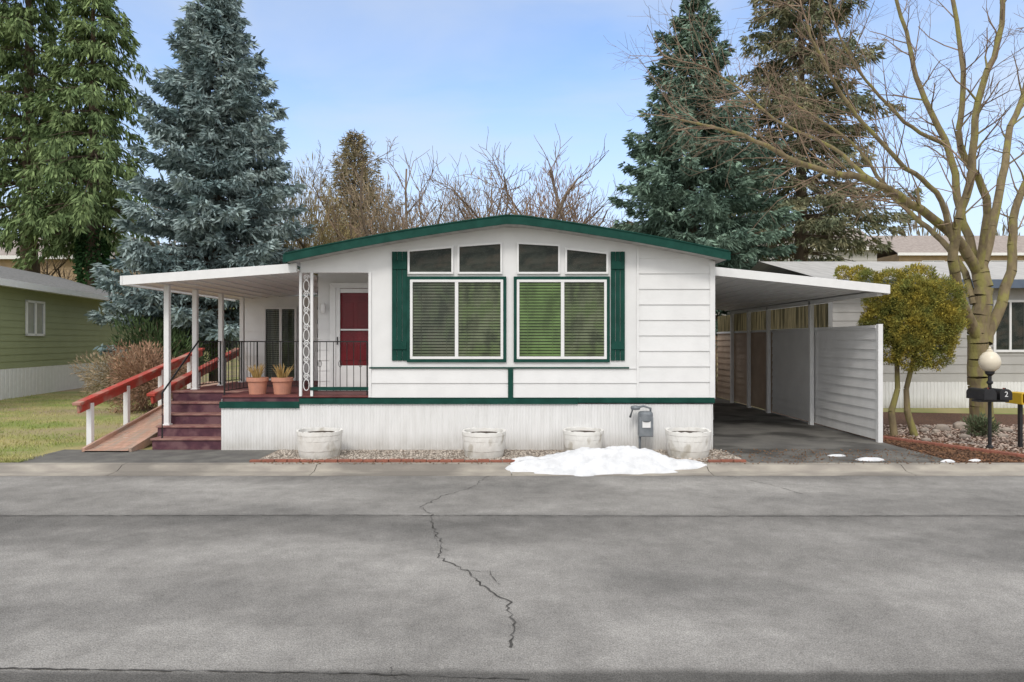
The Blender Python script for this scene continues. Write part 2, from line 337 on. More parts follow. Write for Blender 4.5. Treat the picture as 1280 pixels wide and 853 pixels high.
for i in range(N):
    a,b=px[i],px[i+1]; fa.prism([(a,rt(a)-TH),(b,rt(b)-TH),(b,rt(b)+.012),(a,rt(a)+.012)],11.585,11.618)
    fa.prism([(a,rt(a)+.012),(b,rt(b)+.012),(b,rt(b)+.03),(a,rt(a)+.03)],11.57,11.70)
fa.box(X1r+.002,X1r+.03,11.585,29.3,rt(X1r)-TH,rt(X1r)+.01).box(X0r-.03,X0r-.002,11.585,29.3,rt(X0r)-TH,rt(X0r)+.01)
f_=mk('fascia',fa,GREEN,home); 
sk=MB(); ribs(sk,fx(277),XR,0,fz(505),TF(YF-.006),.105,.009); mk('skirting',sk,SKIRT,home)
sk2=MB(); ribs(sk2,YF,13.4,0,.9,lambda u,o,z:(fx(277)-o,u,z),.105,.009); 
mk('skirting',sk2,SKIRT,home)
bd=MB().box(fx(375),fx(722),YF-.050,YF-.022,fz(505),fz(498)).box(fx(722)+.004,XR+.02,YF-.052,YF-.022,fz(503.5),fz(497)).box(fx(277)-.02,fx(375)-.004,YF-.05,YF-.022,fz(510),fz(502))
bd.box(fx(462),fx(786),YF-.034,YF-.001,fz(461),fz(459)).box(fx(635),fx(641.5),YF-.036,YF-.003,fz(498),fz(461.5)).box(fx(388),fx(461),YF-.03,YF+.05,fz(488),fz(484))
mk('green_band',bd,GREEN,home,bevel=.003)
def inset(poly,w):
    n=len(poly); out=[]
    for i in range(n):
        p0=np.array(poly[i-1]);p1=np.array(poly[i]);p2=np.array(poly[(i+1)%n])
        d1=(p1-p0)/np.linalg.norm(p1-p0); d2=(p2-p1)/np.linalg.norm(p2-p1)
        n1=np.array([-d1[1],d1[0]]);n2=np.array([-d2[1],d2[0]])
        s=(n1+n2); s=s/np.dot(s,n1); out.append(tuple(p1+s*w))
    return out
def window(parent,poly,y,fw=.045,trim=None,split=None,blind=None,dark=False,label=None,trimm=None):
    cx=sum(p[0] for p in poly)/4; zb=min(p[1] for p in poly)
    w=thing('window',(0,0,0),label,None)
    w.parent=parent; w.location=Vector((cx,y,zb))-wbase(parent)
    inn=inset(poly,fw); fr=MB().ring(poly,inn,y-.05,y-.002)
    if split is not None: fr.box(split-.03,split+.03,y-.047,y-.006,inn[0][1],inn[2][1])
    mk('frame',fr,TRIMW,w,bevel=.003)
    mk('pane',MB().poly([(x,y-.03,z) for x,z in inn]),GLASS,w)
    if trim:
        mk('trim',MB().ring(inset(poly,-trim),inset(poly,-.002),y-.042,y-.001),trimm or GREEN,w,bevel=.003)
    if blind:
        parts=[(inn[0][0],inn[1][0])] if split is None else [(inn[0][0],split-.03),(split+.03,inn[1][0])]
        for (a,b),mm in zip(parts,blind):
            s=MB(); z=inn[0][1]+.01
            while z<inn[2][1]-.02:
                s.poly([(a,y-.024,z),(b,y-.024,z),(b,y-.006,z+.038),(a,y-.006,z+.038)]); z+=.052
            for c in (.2,.8): s.box(a+(b-a)*c-.004,a+(b-a)*c+.004,y-.0275,y-.0265,inn[0][1],inn[2][1])
            mk('blind',s,mm,w)
    mk('backing',MB().poly([(x,y-.004,z) for x,z in inn]),DARKIN,w)
    return w
def rect(a,b,c,d): return [(fx(a),fz(d)),(fx(b),fz(d)),(fx(b),fz(c)),(fx(a),fz(c))]
window(home,rect(513,629,350,449),YF,.045,.055,fx(571),(BLINDC,BLINDA),label='wide sliding window with blinds tinted by painted olive reflections')
window(home,rect(646,758,350,449),YF,.045,.055,fx(703),(BLINDB,BLINDA),label='wide sliding window with blinds tinted by painted green reflections')
def trap(a,b,tl,tr,bt): return [(fx(a),fz(bt)),(fx(b),fz(bt)),(fx(b),fz(tr)),(fx(a),fz(tl))]
for q in (trap(510,567,313,308,343),trap(572,628,307,303,343),trap(646,700,303,306,343),trap(706,760,310,316,343)):
    window(home,q,YF,.035,None,None,None,label='dark transom window below the gable')
for a,b in((490,509.5),(763,781)):
    s=MB(); w=(fx(b)-fx(a))/3
    for i in range(3): s.box(fx(a)+i*w+.004,fx(a)+(i+1)*w-.004,YF-.03,YF-.002,fz(451),fz(315))
    for zc in(332,432): s.box(fx(a)+.01,fx(b)-.01,YF-.05,YF-.03,fz(zc+5),fz(zc-5))
    mk('shutter',s,GREEN,home,bevel=.004)
dr=thing('door',(0,0,0),'burgundy entry door behind a white storm door',None)
dr.parent=home; dr.location=Vector((-3.1,13.08,.95))-wbase(home)
s_=853/13.1
dx0=(414-640)/s_; dx1=-2.60
mk('frame',MB().ring([(dx0,.95),(dx1,.95),(dx1,3.03),(dx0,3.03)],[(dx0+.11,.96),(dx1-.08,.96),(dx1-.08,2.93),(dx0+.11,2.93)],13.0,13.075).box(dx0+.11,dx1-.08,13.02,13.05,.96,1.45).box(dx0+.11,dx0+.19,13.02,13.05,1.45,2.93).box(dx0+.195,dx1-.085,13.02,13.05,2.84,2.92).box(dx0+.195,dx1-.085,13.022,13.048,2.12,2.15),TRIMW,dr,bevel=.004)
d=MB().box(dx0+.16,dx1-.08,13.062,13.072,1.45,2.93)
xm=(dx0+dx1)/2+.04
for zz in(1.55,2.18):
    for a,b in((dx0+.27,xm-.04),(xm+.04,dx1-.14)): d.box(a,b,13.051,13.061,zz,zz+.48)
mk('panel',d,RED,dr,bevel=.006)
mk('pane',MB().poly([(dx0+.19,13.035,1.45),(dx1-.085,13.035,1.45),(dx1-.085,13.035,2.84),(dx0+.19,13.035,2.84)]),GLASS,dr)
mk('handle',MB().tube([(dx0+.15,12.98,1.85),(dx0+.15,12.98,2.0)],.012),BLK,dr)
mk('wall_lamp',MB().lathe([(.03,0),(.05,.05),(.05,.16),(.03,.2)],(-3.60,13.0,2.45),12).box(-3.62,-3.58,13.02,13.09,2.5,2.6),TRIMW,home)
ax=lambda p:(p-640)/853*16.5
VBL=mat('pale_curtain',(.34,.33,.30),(.14,.14,.13),scale=2.5,rough=.8,stretch=(3,1,.2),lo=.4,hi=.6)
sd=window(home,[(ax(331),.97),(ax(372),.97),(ax(372),2.74),(ax(331),2.74)],16.47,.05,None,ax(352),(VBL,BLINDC),label='sliding glass patio door')
pr=MB(); zl,zr=3.02,3.24
pr.prism([(-6.72,zl-.10),(XL-.01,zr-.10),(XL-.01,zr-.07),(-6.72,zl-.07)],11.9,16.7)
k=0
while k<9:
    x=-6.6+k*.33; z=zl+(x+6.72)/3*(zr-zl); pr.box(x,x+.02,11.95,16.7,z-.118,z-.10); k+=1
mk('porch_roof',pr,SOFFIT,home)
pf=MB().prism([(-6.76,zl-.13),(XL-.02,zr-.13),(XL-.02,zr+.03),(-6.76,zl+.03)],11.84,11.895)
pf.box(-6.80,-6.765,11.84,16.7,zl-.13,zl+.03)
mk('porch_fascia',pf,TRIMW,home,bevel=.004)
for (y,zb) in((12.45,.38),(13.55,.95),(14.75,.95),(15.9,.95)):
    mk('porch_post',MB().box(-6.33,-6.24,y-.045,y+.045,zb,2.93).box(-6.35,-6.22,y-.065,y+.065,zb,zb+.03),TRIMW,home,bevel=.004)
op=MB()
for x in(fx(376),fx(390)): op.box(x-.022,x+.022,11.98,12.024,.95,fz(341))
for i in range(7):
    zc=1.15+i*.29
    P=[(fx(383)+.05*math.sin(t*2*math.pi/16),12.0,zc+.10*math.cos(t*2*math.pi/16)) for t in range(17)]
    op.tube(P,.008,5)
    P=[]
    for t in range(22):
        a=t*.5; rr=.055*(1-t/24); P.append((fx(383)+rr*math.cos(a),12.0,zc+.145+rr*math.sin(a)))
    op.tube(P,.008,5)
mk('ornamental_post',op,TRIMW,home)
dk=MB()
y=12.0
while y<16.45:
    y1=y+.135; dk.box(-5.1 if y<13.35 else -6.5,XO if y<13.0 else XL,y,y1,.93,.962); y+=.142
mk('deck',dk,DECKT,home)
mk('deck_frame',MB().box(-6.48,-5.12,13.42,16.4,.0,.925).box(-5.1,XL,12.03,16.4,.7,.925),MAROON,home)
st=MB(); nose=MB()
for i in range(5):
    y0=12.05+i*.27; z1=(i+1)*.19-.02
    xl=-6.35-.045*i
    st.box(xl,-5.12,y0,13.42,max(0,z1-.17),z1-.001)
    nose.box(xl-.02,-5.121,y0-.03,y0+.27,z1,z1+.03)
mk('steps',st,MAROON,home); mk('step_tread',nose,mat('step_tread_paint',(.20,.08,.08),(.36,.21,.17),scale=5,rough=.7,stretch=(1,4,1)),home,bevel=.004)
def railing(pts,zb,zt,sp=.115,curls=True):
    mb=MB()
    for a,b in zip(pts[:-1],pts[1:]):
        a=Vector(a);b=Vector(b)
        n=max(1,int((b-a).length/sp))
        mb.beam(a+Vector((0,0,zt)),b+Vector((0,0,zt)),.03,.02); mb.beam(a+Vector((0,0,zb)),b+Vector((0,0,zb)),.02,.015)
        for i in range(n+1):
            p=a+(b-a)*i/n; r=.014 if i in(0,n) else .0065
            mb.tube([p+Vector((0,0,zb if 0<i<n else 0)),p+Vector((0,0,zt))],r,6)
            if curls and i%3==1 and 0<i<n:
                P=[p+Vector((.03*math.cos(t*.7),0,zb+(zt-zb)*.55+.06*math.sin(t*.7))) for t in range(10)]
                mb.tube(P,.005,4)
    return mb
mk('railing',railing([(-3.5,12.02,.96),(-2.55,12.02,.96)],.08,.95),IRON,home)
mk('railing',railing([(-5.08,12.06,.96),(-5.0,13.4,.96)],.08,.95,.14,False),IRON,home)
mk('railing',railing([(-5.0,13.4,.96),(-3.78,13.4,.96)],.08,.95,.14,False),IRON,home)
mk('railing',railing([(-6.28,13.6,.96),(-6.28,14.7,.96),(-6.28,15.85,.96)],.08,.95,.13),IRON,home)
mk('railing',MB().tube([(-6.2,12.1,.2),(-6.2,12.1,1.0),(-6.2,13.5,1.92)],.016,6),IRON,home)
mk('roof_vent',MB().lathe([(.05,-.1),(.05,.25),(.09,.25),(.09,.32),(.02,.36)],(-3.0,15.5,rt(-3)),12),METER,home)
# ------------------------------------------------------------------ ramp
ramp=thing('access_ramp',(-7,12,0),'faded wooden access ramp with chunky red handrails','ramp')
rz=lambda y:.03+max(0,(y-12.0))/4.6*.92
mb=MB(); y=11.75
while y<16.5:
    mb.poly([(-7.4,y,rz(y)),(-6.62,y,rz(y)),(-6.62,y+.13,rz(y+.13)),(-7.4,y+.13,rz(y+.13))]); y+=.137
mb.beam((-7.41,11.8,-.0),(-7.41,16.4,.86),.05,.14); mb.beam((-6.6,11.8,0),(-6.6,16.4,.86),.05,.14)
mk('deck_boards',mb,RAMPM,ramp)
for xx,y0 in((-7.5,11.75),(-6.62,12.5)):
    mk('handrail',MB().beam((xx,y0,rz(y0)+.80),(xx,16.5,rz(16.5)+.80),.15,.05).beam((xx+.0,y0+.05,rz(y0)+.70),(xx,16.5,rz(16.5)+.70),.045,.13),REDW,ramp,bevel=.006)
for y in(12.15,13.3,14.6,15.9):
    mk('post',MB().box(-7.55,-7.46,y-.045,y+.045,0,rz(y)+.76),TRIMW,ramp,bevel=.005)
for y in(13.1,14.4,15.7):
    mk('post',MB().box(-6.66,-6.58,y-.04,y+.04,0,rz(y)+.76),TRIMW,ramp,bevel=.005)
# ------------------------------------------------------------------ carport
cp=thing('carport',(6.9,12.7,0),'white flat metal carport with panelled side wall','carport')
zA,zBp=3.25,2.90; cx0,cx1=XR+.04,6.92
mb=MB().prism([(cx0,zA-.04),(cx1,zBp-.04),(cx1,zBp),(cx0,zA)],12.6,21.5)
k=0
while k<10:
    x=cx0+.15+k*.33; z=zA+(x-cx0)/(cx1-cx0)*(zBp-zA); mb.box(x,x+.025,12.65,21.5,z-.065,z-.04); k+=1
mk('roof',mb,SOFFIT,cp)
mb=MB().prism([(cx0-.0,zA-.11),(cx1+.03,zBp-.11),(cx1+.03,zBp+.05),(cx0,zA+.05)],12.54,12.595).box(cx1+.002,cx1+.04,12.6,21.5,zBp-.12,zBp+.05)
mk('fascia',mb,TRIMW,cp,bevel=.004)
mb=MB(); lap(mb,12.95,18.15,.05,2.16,.19,lambda u,o,z:(6.93-o,u,z),out=.022); mb.poly([(6.96,12.95,.05),(6.96,18.15,.05),(6.96,18.15,2.16),(6.96,12.95,2.16)])
mk('side_wall',mb,WALLP,cp)
mb=MB(); lap(mb,18.16,23,.05,2.16,.19,lambda u,o,z:(6.93-o,u,z),out=.028); mb.poly([(6.96,18.16,.05),(6.96,23,.05),(6.96,23,2.16),(6.96,18.16,2.16)])
mk('side_wall',mb,mat('tan_wall_panel',(.58,.46,.36),(.48,.37,.28),scale=2,rough=.6),cp,label='tan brown far panels of the side wall')
mb=MB().box(6.9,6.99,12.86,12.95,0,2.24).box(6.89,7.0,12.95,23,2.16,2.22)
mk('wall_frame',mb,TRIMW,cp,bevel=.004)
for y in(15.6,18.2,19.7,21.2):
    mk('post',MB().box(6.79,6.88,y-.05,y+.05,0,2.86),TRIMW,cp,bevel=.004)
mk('header_beam',MB().box(6.79,6.89,12.7,21.5,2.76,2.84),TRIMW,cp)
mb=MB(); ribs(mb,15.0,23,2.225,2.75,lambda u,o,z:(6.95-o,u,z),.2,.03); mk('corrugated_panel',mb,CORR,cp)
mb=MB(); ribs(mb,3.6,6.93,0.0,2.1,lambda u,o,z:(u,23.1-o,z),.3,.02); mk('back_wall',mb,SHEDB,cp)
# ------------------------------------------------------------------ planters & meter
barrel=thing('planter',(-3.2,11.35,0),'weathered white half barrel planter with chipped rim in gravel bed','planter',group='barrel planters along the skirting')
mb=MB().lathe([(.315,0),(.33,.06),(.34,.12),(.347,.13),(.352,.20),(.358,.28),(.362,.29),(.368,.37),(.374,.38),(.374,.44),(.335,.44),(.32,.37)],(-3.2,11.35,0),48)
rb=np.random.default_rng(4)
for i in range(len(mb.v)):
    x,y,z=mb.v[i]; a=math.atan2(y-11.35,x+3.2); st_=(round(a/(2*math.pi)*24)%2)
    f=1+(.003 if st_ else -.003)+rb.normal(0,.0025); mb.v[i]=(-3.2+(x+3.2)*f,11.35+(y-11.35)*f,z+(rb.normal(0,.005)+.006*math.sin(3*a) if z>.4 else rb.normal(0,.001)))
mk('tub',mb,BARREL,barrel,smooth=False)
mk('soil',MB().lathe([(.325,.36),(.32,.385),(.1,.40),(.01,.41)],(-3.2,11.35,0),20),SOIL,barrel)
for px_,s in((605,.98),(729,.93),(860,1.0)):
    yy=11.35 if px_!=729 else 11.62
    dup(barrel,((px_-640)/853*yy,yy,0),rotz=px_*.1,scale=s)
gm=thing('gas_meter',(2.3,11.8,0),'grey gas meter with bent supply pipes at the skirting','gas meter')
gx=fx(805)*.985
mb=MB().box(gx-.11,gx+.13,11.66,11.84,.28,.62).lathe([(.11,-.09),(.13,-.07),(.13,.06),(.1,.09)],(gx+.01,11.75,.62),16)
mk('body',mb,METER,gm,bevel=.02)
mk('dial',MB().box(gx-.06,gx+.08,11.645,11.662,.44,.56),TRIMW,gm)
mk('pipe',MB().tube([(gx-.08,11.78,.0),(gx-.08,11.78,.3)],.022),METER,gm,smooth=True)
mk('pipe',MB().tube([(gx+.1,11.76,.6),(gx+.1,11.76,.76),(gx-.02,11.76,.80),(gx-.2,11.78,.76),(gx-.25,11.78,.60)],.02),METER,gm,smooth=True)
mk('regulator',MB().lathe([(.02,-.04),(.075,-.03),(.085,0),(.075,.03),(.02,.04)],(gx-.16,11.76,.77),16),METER,gm)
rng=np.random.default_rng(1)
def sticks(cx,cy,cz,n,h,sp,seed,m,parent):
    r=np.random.default_rng(seed); mb=MB()
    for i in range(n):
        a=r.uniform(0,6.28); rr=r.uniform(0,sp*.4); p=Vector((cx+rr*math.cos(a),cy+rr*math.sin(a),cz)); q=p+Vector((math.cos(a)*sp*r.uniform(.2,1),math.sin(a)*sp*r.uniform(.2,1),h*r.uniform(.5,1)))
        mb.tube([p,(p+q)/2+Vector((0,0,.03)),q],[.008,.007,.003],4)
    mk('dry_plant',mb,m,parent)
DST=mat('dry_stem',(.46,.31,.11),(.34,.22,.09))
for i,(pxx,w) in enumerate(((322,.15),(353,.15))):
    yy=12.35; x=(pxx-640)/853*yy
    p=thing('flower_pot',(x,yy,.962),'terracotta pot with dry stems on the deck','flower pot',group='terracotta pots on the deck')
    mk('pot',MB().lathe([(w*.95,0),(w*1.12,.22),(w*1.28,.23),(w*1.28,.30),(w*1.1,.30),(w*1.05,.25)],(x,yy,.962),24),TERRA,p,bevel=.003)
    mk('soil',MB().lathe([(w*1.06,.23),(w*1.06,.265),(.01,.275)],(x,yy,.962),16),SOIL,p)
    sticks(x,yy,1.22,46,.30,.17,i,DST,p)
def brick_row(x0,x1,y,label):
    mb=MB(); x=x0; r=np.random.default_rng(int(x0*10)+50)
    while x<x1:
        dy=r.uniform(-.012,.012); h=r.uniform(.035,.05); mb.box(x+.005,x+.195,y-.04+dy,y+.045+dy,0,h); x+=.2
    return mk('brick_edging',mb,BRICK,label=label,cat='brick edging',origin=(x0,y,0),bevel=.006)
brick_row(-4.15,0.1,10.80,'row of red bricks edging the gravel bed')
brick_row(3.1,3.7,10.80,'short row of red bricks by the driveway')
mb=MB(); r=np.random.default_rng(77)
for i in range(22):
    t=i/21; x=7.25+1.3*t; y=13.4-2.5*t; 
    mb.beam((x-.09,y+.11,.03),(x+.06,y-.09,.035),.08,.06)
mk('brick_edging',mb,BRICK,label='curved red brick edging round the rock bed',cat='brick edging',origin=(8,12,0),bevel=.006)
def gravel(name,n,xf,yf,s0,s1,m,label,seed,z=.01,cond=None):
    r=np.random.default_rng(seed)
    ico=np.array([(0,0,1),(.9,0,.35),(.28,.85,.4),(-.72,.53,.3),(-.72,-.53,.4),(.28,-.85,.35),(0,0,-.4)])
    fc=[(0,1,2),(0,2,3),(0,3,4),(0,4,5),(0,5,1),(6,2,1),(6,3,2),(6,4,3),(6,5,4),(6,1,5)]
    X=r.uniform(*xf,n);Y=r.uniform(*yf,n)
    if cond is not None: k=cond(X,Y); X=X[k];Y=Y[k]
    n=len(X)
    S=r.uniform(s0,s1,n)[:,None]*r.uniform(.6,1.2,(n,3))*np.array([1,1,.7]); A=r.uniform(0,6.28,n)
    P=ico[None]*S[:,None,:]*r.uniform(.8,1.2,(n,7,1)); c,s=np.cos(A)[:,None],np.sin(A)[:,None]
    Q=np.stack([P[...,0]*c-P[...,1]*s+X[:,None],P[...,0]*s+P[...,1]*c+Y[:,None],P[...,2]+z],-1).reshape(-1,3)
    Fm=(np.array(fc)[None]+np.arange(n)[:,None,None]*7).reshape(-1,3)
    return mk(name,(Q,Fm),m,label=label,cat='gravel',kind='stuff')
gravel('gravel',8000,(-4.05,3.7),(10.86,11.95),.012,.03,STONE,'loose pale gravel in the skirting bed',5)
gravel('gravel',10000,(7.6,16),(10.75,15.5),.015,.04,mat('pink_gravel',(.42,.30,.24),(.50,.42,.36),scale=3,rough=.85,island=.45),'pinkish gravel round the lamp and mailboxes',6,cond=lambda X,Y:X>7.35+ (13.6-Y)*.42)
gravel('mulch_chips',8000,(7.02,9.6),(10.75,16),.015,.04,mat('mulch_chip',(.19,.095,.05),(.10,.055,.033),scale=3,rough=.95,island=.5),'brown bark chips under the small tree',8,cond=lambda X,Y:X<7.5+(13.6-Y)*.42+.35)
gravel('leaf_litter',3000,(-4,7.5),(10.5,12),.006,.02,mat('dead_leaf',(.24,.13,.065),(.15,.085,.05),scale=3,rough=.95,island=.5),'scattered dead leaves and grit near kerb',12,z=0.018,cond=lambda X,Y:(Y>10.55)&((X>3)|(Y<11)))
def rock(x,y,s,seed,label='rounded pale garden rock on the gravel'):
    import bmesh
    r=np.random.default_rng(seed); bm=bmesh.new(); bmesh.ops.create_icosphere(bm,subdivisions=2,radius=1)
    ph=r.uniform(0,6,6)
    for v in bm.verts:
        c=v.co; k=1+.18*math.sin(2.3*c.x+ph[0])*math.cos(2.1*c.y+ph[1])+.12*math.sin(4*c.z+ph[2])+.08*math.sin(5*c.x+3*c.y+ph[3])
        v.co=Vector((c.x*k*s,c.y*k*s*.8,c.z*k*s*.6))
    me=bpy.data.meshes.new('rock'); bm.to_mesh(me); bm.free(); me.materials.append(ROCKM)
    for p in me.polygons:p.use_smooth=True
    o=bpy.data.objects.new('rock',me); o.location=(x,y,s*.3); o.rotation_euler=(0,0,r.uniform(0,6)); col.objects.link(o); meta(o,label,'rock',group='garden rocks in the gravel bed')
for i in range(26):
    x=rng.uniform(8.6,12.5); y=rng.uniform(11.1,16)
    rock(x,y,rng.uniform(.04,.10),i)
for i,(x,y,s) in enumerate(((7.9,13.0,.09),(9.2,14.6,.15),(9.8,14.9,.16),(10.4,14.4,.13),(8.9,13.4,.11))): rock(x,y,s,60+i)
def snow(cx,cy,rx,ry,h,seed,label,n=110):
    r=np.random.default_rng(seed); ph=r.uniform(0,6.28,12)
    mb=MB(); m=n//2
    for j in range(m+1):
        for i in range(n):
            a=2*math.pi*i/n; t=j/m
            edge=1+.07*math.sin(3*a+ph[0])+.06*math.sin(7*a+ph[1])+.05*math.sin(13*a+ph[2])+.03*math.sin(23*a+ph[9])
            x=rx*edge*t*math.cos(a); y=ry*edge*t*math.sin(a)
            z=h*(1-t**2.0)*(1+.25*math.sin(2.9*x+ph[3])+.12*math.sin(6*x+4*y+ph[4]))
            z+=(.018*math.sin(11*x+ph[5]+3*y)*math.sin(15*y+ph[6])+.013*math.sin(23*x+ph[7]+5*y)*math.sin(27*y+ph[8]+4*x)+.007*math.sin(51*x+9*y)*math.sin(47*y+ph[10]))*(1-t**5)*min(1,h/.15)
            x+=cx;y+=cy
            g=-.082 if y<10.4 else (-.06+ (y-10.4)*.7 if y<10.5 else .0)
            mb.v.append((x,y,max(z+g+.01,g) if t<1 else g-.01))
    for j in range(m):
        for i in range(n):
            i2=(i+1)%n; mb.f.append((j*n+i,(j+1)*n+i,(j+1)*n+i2,j*n+i2))
    return mk('snow_pile',mb,SNOW,label=label,cat='snow',smooth=True,origin=(cx,cy,0))
snow(1.36,10.60,1.5,.46,.23,2,'melting pile of white snow over the kerb')
snow(5.75,10.95,.24,.09,.05,3,'small leftover patch of snow on driveway',24)
snow(5.4,11.35,.16,.05,.03,4,'small leftover patch of snow on driveway',24)
snow(6.9,10.8,.12,.05,.03,5,'small leftover patch of snow on driveway',24)
snow(7.35,10.85,.12,.04,.03,6,'small leftover patch of snow on driveway',24)
# ------------------------------------------------------------------ lamp, mailboxes
lx=(1237-640)/853*12.1
lp=thing('yard_lamp',(lx,12.1,0),'black post lamp with a frosted round globe','lamp post')
mk('pole',MB().lathe([(.06,0),(.06,.05),(.03,.08),(.028,1.15),(.05,1.17),(.05,1.2),(.03,1.22),(.03,1.30),(.07,1.34),(.08,1.40)],(lx,12.1,0),14),BLK,lp)
mk('globe',MB().lathe([(.07,0),(.13,.05),(.165,.13),(.17,.18),(.15,.26),(.10,.33),(.04,.36)],(lx,12.1,1.38),20),GLOBE,lp,smooth=True)
mk('finial',MB().lathe([(.05,0),(.055,.02),(.02,.04),(.025,.06),(.005,.09)],(lx,12.1,1.735),10),GLOBE,lp)
def mailbox(x,y,z,label,m=BLK,num=None):
    e=thing('mailbox',(x,y,z),label,'mailbox',group='kerbside mailboxes on the lamp post')
    P=[(x-.10,z),(x+.10,z)]+[(x+.10*math.cos(t),z+.11+.08*math.sin(t)) for t in np.linspace(0,math.pi,9)]
    mk('box',MB().prism(P,y-.24,y+.22),m,e,bevel=.004)
    Q=[(x-.107,z+.005),(x+.107,z+.005)]+[(x+.107*math.cos(t),z+.112+.084*math.sin(t)) for t in np.linspace(0,math.pi,9)]
    mk('door',MB().prism(Q,y-.262,y-.242),m,e,bevel=.003)
    mk('flag',MB().box(x+.108,x+.114,y-.1,y-.07,z+.1,z+.2).box(x+.108,x+.114,y-.1,y-.02,z+.16,z+.2),REDW,e)
    if num:
        cu=bpy.data.curves.new('number','FONT'); cu.body=num; cu.size=.13; cu.align_x='CENTER'; cu.align_y='CENTER'; cu.extrude=.001
        t_=bpy.data.objects.new('tmp_text',cu); col.objects.link(t_); bpy.context.view_layer.update()
        me=bpy.data.meshes.new_from_object(t_.evaluated_get(bpy.context.evaluated_depsgraph_get())); bpy.data.objects.remove(t_)
        me.materials.clear(); me.materials.append(TRIMW)
        o=bpy.data.objects.new('number',me); o.parent=e; o.location=(0,-.266,.10); o.rotation_euler=(R(90),0,0); col.objects.link(o)
    return e
mailbox(lx-.24,12.0,.90,'black arched mailbox mounted on a post')
mailbox(lx+.03,12.0,.90,'black arched mailbox with a white number on its door',num='2')
mk('bracket',MB().box(lx-.36,lx+.16,11.85,12.05,.86,.895),BLK,lp)
yx=(1275-640)/853*12.2
ny=thing('newspaper_box',(yx,12.2,0),'yellow plastic newspaper tube on thin post','newspaper box')
mk('tube',MB().ring([(yx-.12,.80),(yx+.12,.80),(yx+.12,1.0),(yx-.12,1.0)],[(yx-.10,.82),(yx+.10,.82),(yx+.10,.98),(yx-.10,.98)],12.0,12.42).box(yx-.10,yx+.10,12.38,12.41,.82,.98),YEL,ny,bevel=.008)
mk('post',MB().box(yx-.025,yx+.025,12.17,12.23,0,.80),BLK,ny)
# ------------------------------------------------------------------ neighbours
A=np.array([-15.5,15.8]);Bp=np.array([-18.7,33.8]); dd=(Bp-A)/np.linalg.norm(Bp-A); nn_=np.array([dd[1],-dd[0]])
nb=thing('neighbour_home',(A[0],A[1],0),'olive green mobile home with white skirting and grey roof','house')
Ln=float(np.linalg.norm(Bp-A))
def TN(u,o,z): p=A+dd*u+nn_*o; return (p[0],p[1],z)
mb=MB(); lap(mb,0,Ln,1.0,3.8,.23,TN,out=.016); 
mb.poly([TN(Ln,0,1),TN(Ln,-7,1),TN(Ln,-7,3.8),TN(Ln,0,3.8)]); mb.poly([TN(0,0,1),TN(0,-7,1),TN(0,-7,3.8),TN(0,0,3.8)])
mb.poly([TN(Ln,0,3.8),TN(Ln,-7,3.8),TN(Ln,-3.5,4.9)]); mb.poly([TN(0,0,3.8),TN(0,-7,3.8),TN(0,-3.5,4.9)])
mk('wall',mb,OLIVE,nb)
mb=MB(); ribs(mb,0,Ln,0,1.0,TN,.5,.012); mb.poly([TN(Ln,0,0),TN(Ln,-7,0),TN(Ln,-7,1),TN(Ln,0,1)]); mk('skirting',mb,TRIMW,nb)
mb=MB(); 
for a,b_,z0,z1 in((.5,-3.5,3.85,5.05),):
    mb.poly([TN(-.4,a,z0),TN(Ln+.4,a,z0),TN(Ln+.4,b_,z1),TN(-.4,b_,z1)]); mb.poly([TN(-.4,-7.5,z0),TN(Ln+.4,-7.5,z0),TN(Ln+.4,b_,z1),TN(-.4,b_,z1)])
mk('roof',mb,SHING,nb)
mk('fascia',MB().box(-.4,Ln+.4,.5,.56,3.66,3.88,TN).box(-.4,Ln+.4,.0,.5,3.70,3.72,TN),TRIMW,nb)
GP=mat('grey_pane',(.16,.19,.20),(.3,.33,.36),scale=1,rough=.1)
def nwin(u0,u1,z0,z1):
    mb=MB()
    mb.box(u0,u1,.02,.06,z0,z0+.08,TN).box(u0,u1,.02,.06,z1-.08,z1,TN).box(u0,u0+.1,.02,.06,z0,z1,TN).box(u1-.1,u1,.02,.06,z0,z1,TN).box((u0+u1)/2-.05,(u0+u1)/2+.05,.02,.06,z0,z1,TN)
    w=thing('window',(0,0,0),'white framed window in olive wall',None); w.parent=nb; w.location=(0,0,0)
    mk('frame',mb,TRIMW,w); mk('pane',MB().box(u0,u1,.005,.03,z0,z1,TN),GP,w)
nwin(8.0,9.3,2.1,3.35); nwin(15.2,16.7,2.75,3.2)
mk('roof_vent',MB().box(2.5,2.9,-1.2,-.8,4.2,4.75,TN),ROOFM,nb); mk('roof_vent',MB().box(7.5,7.9,-1.7,-1.3,4.3,4.95,TN),TRIMW,nb)
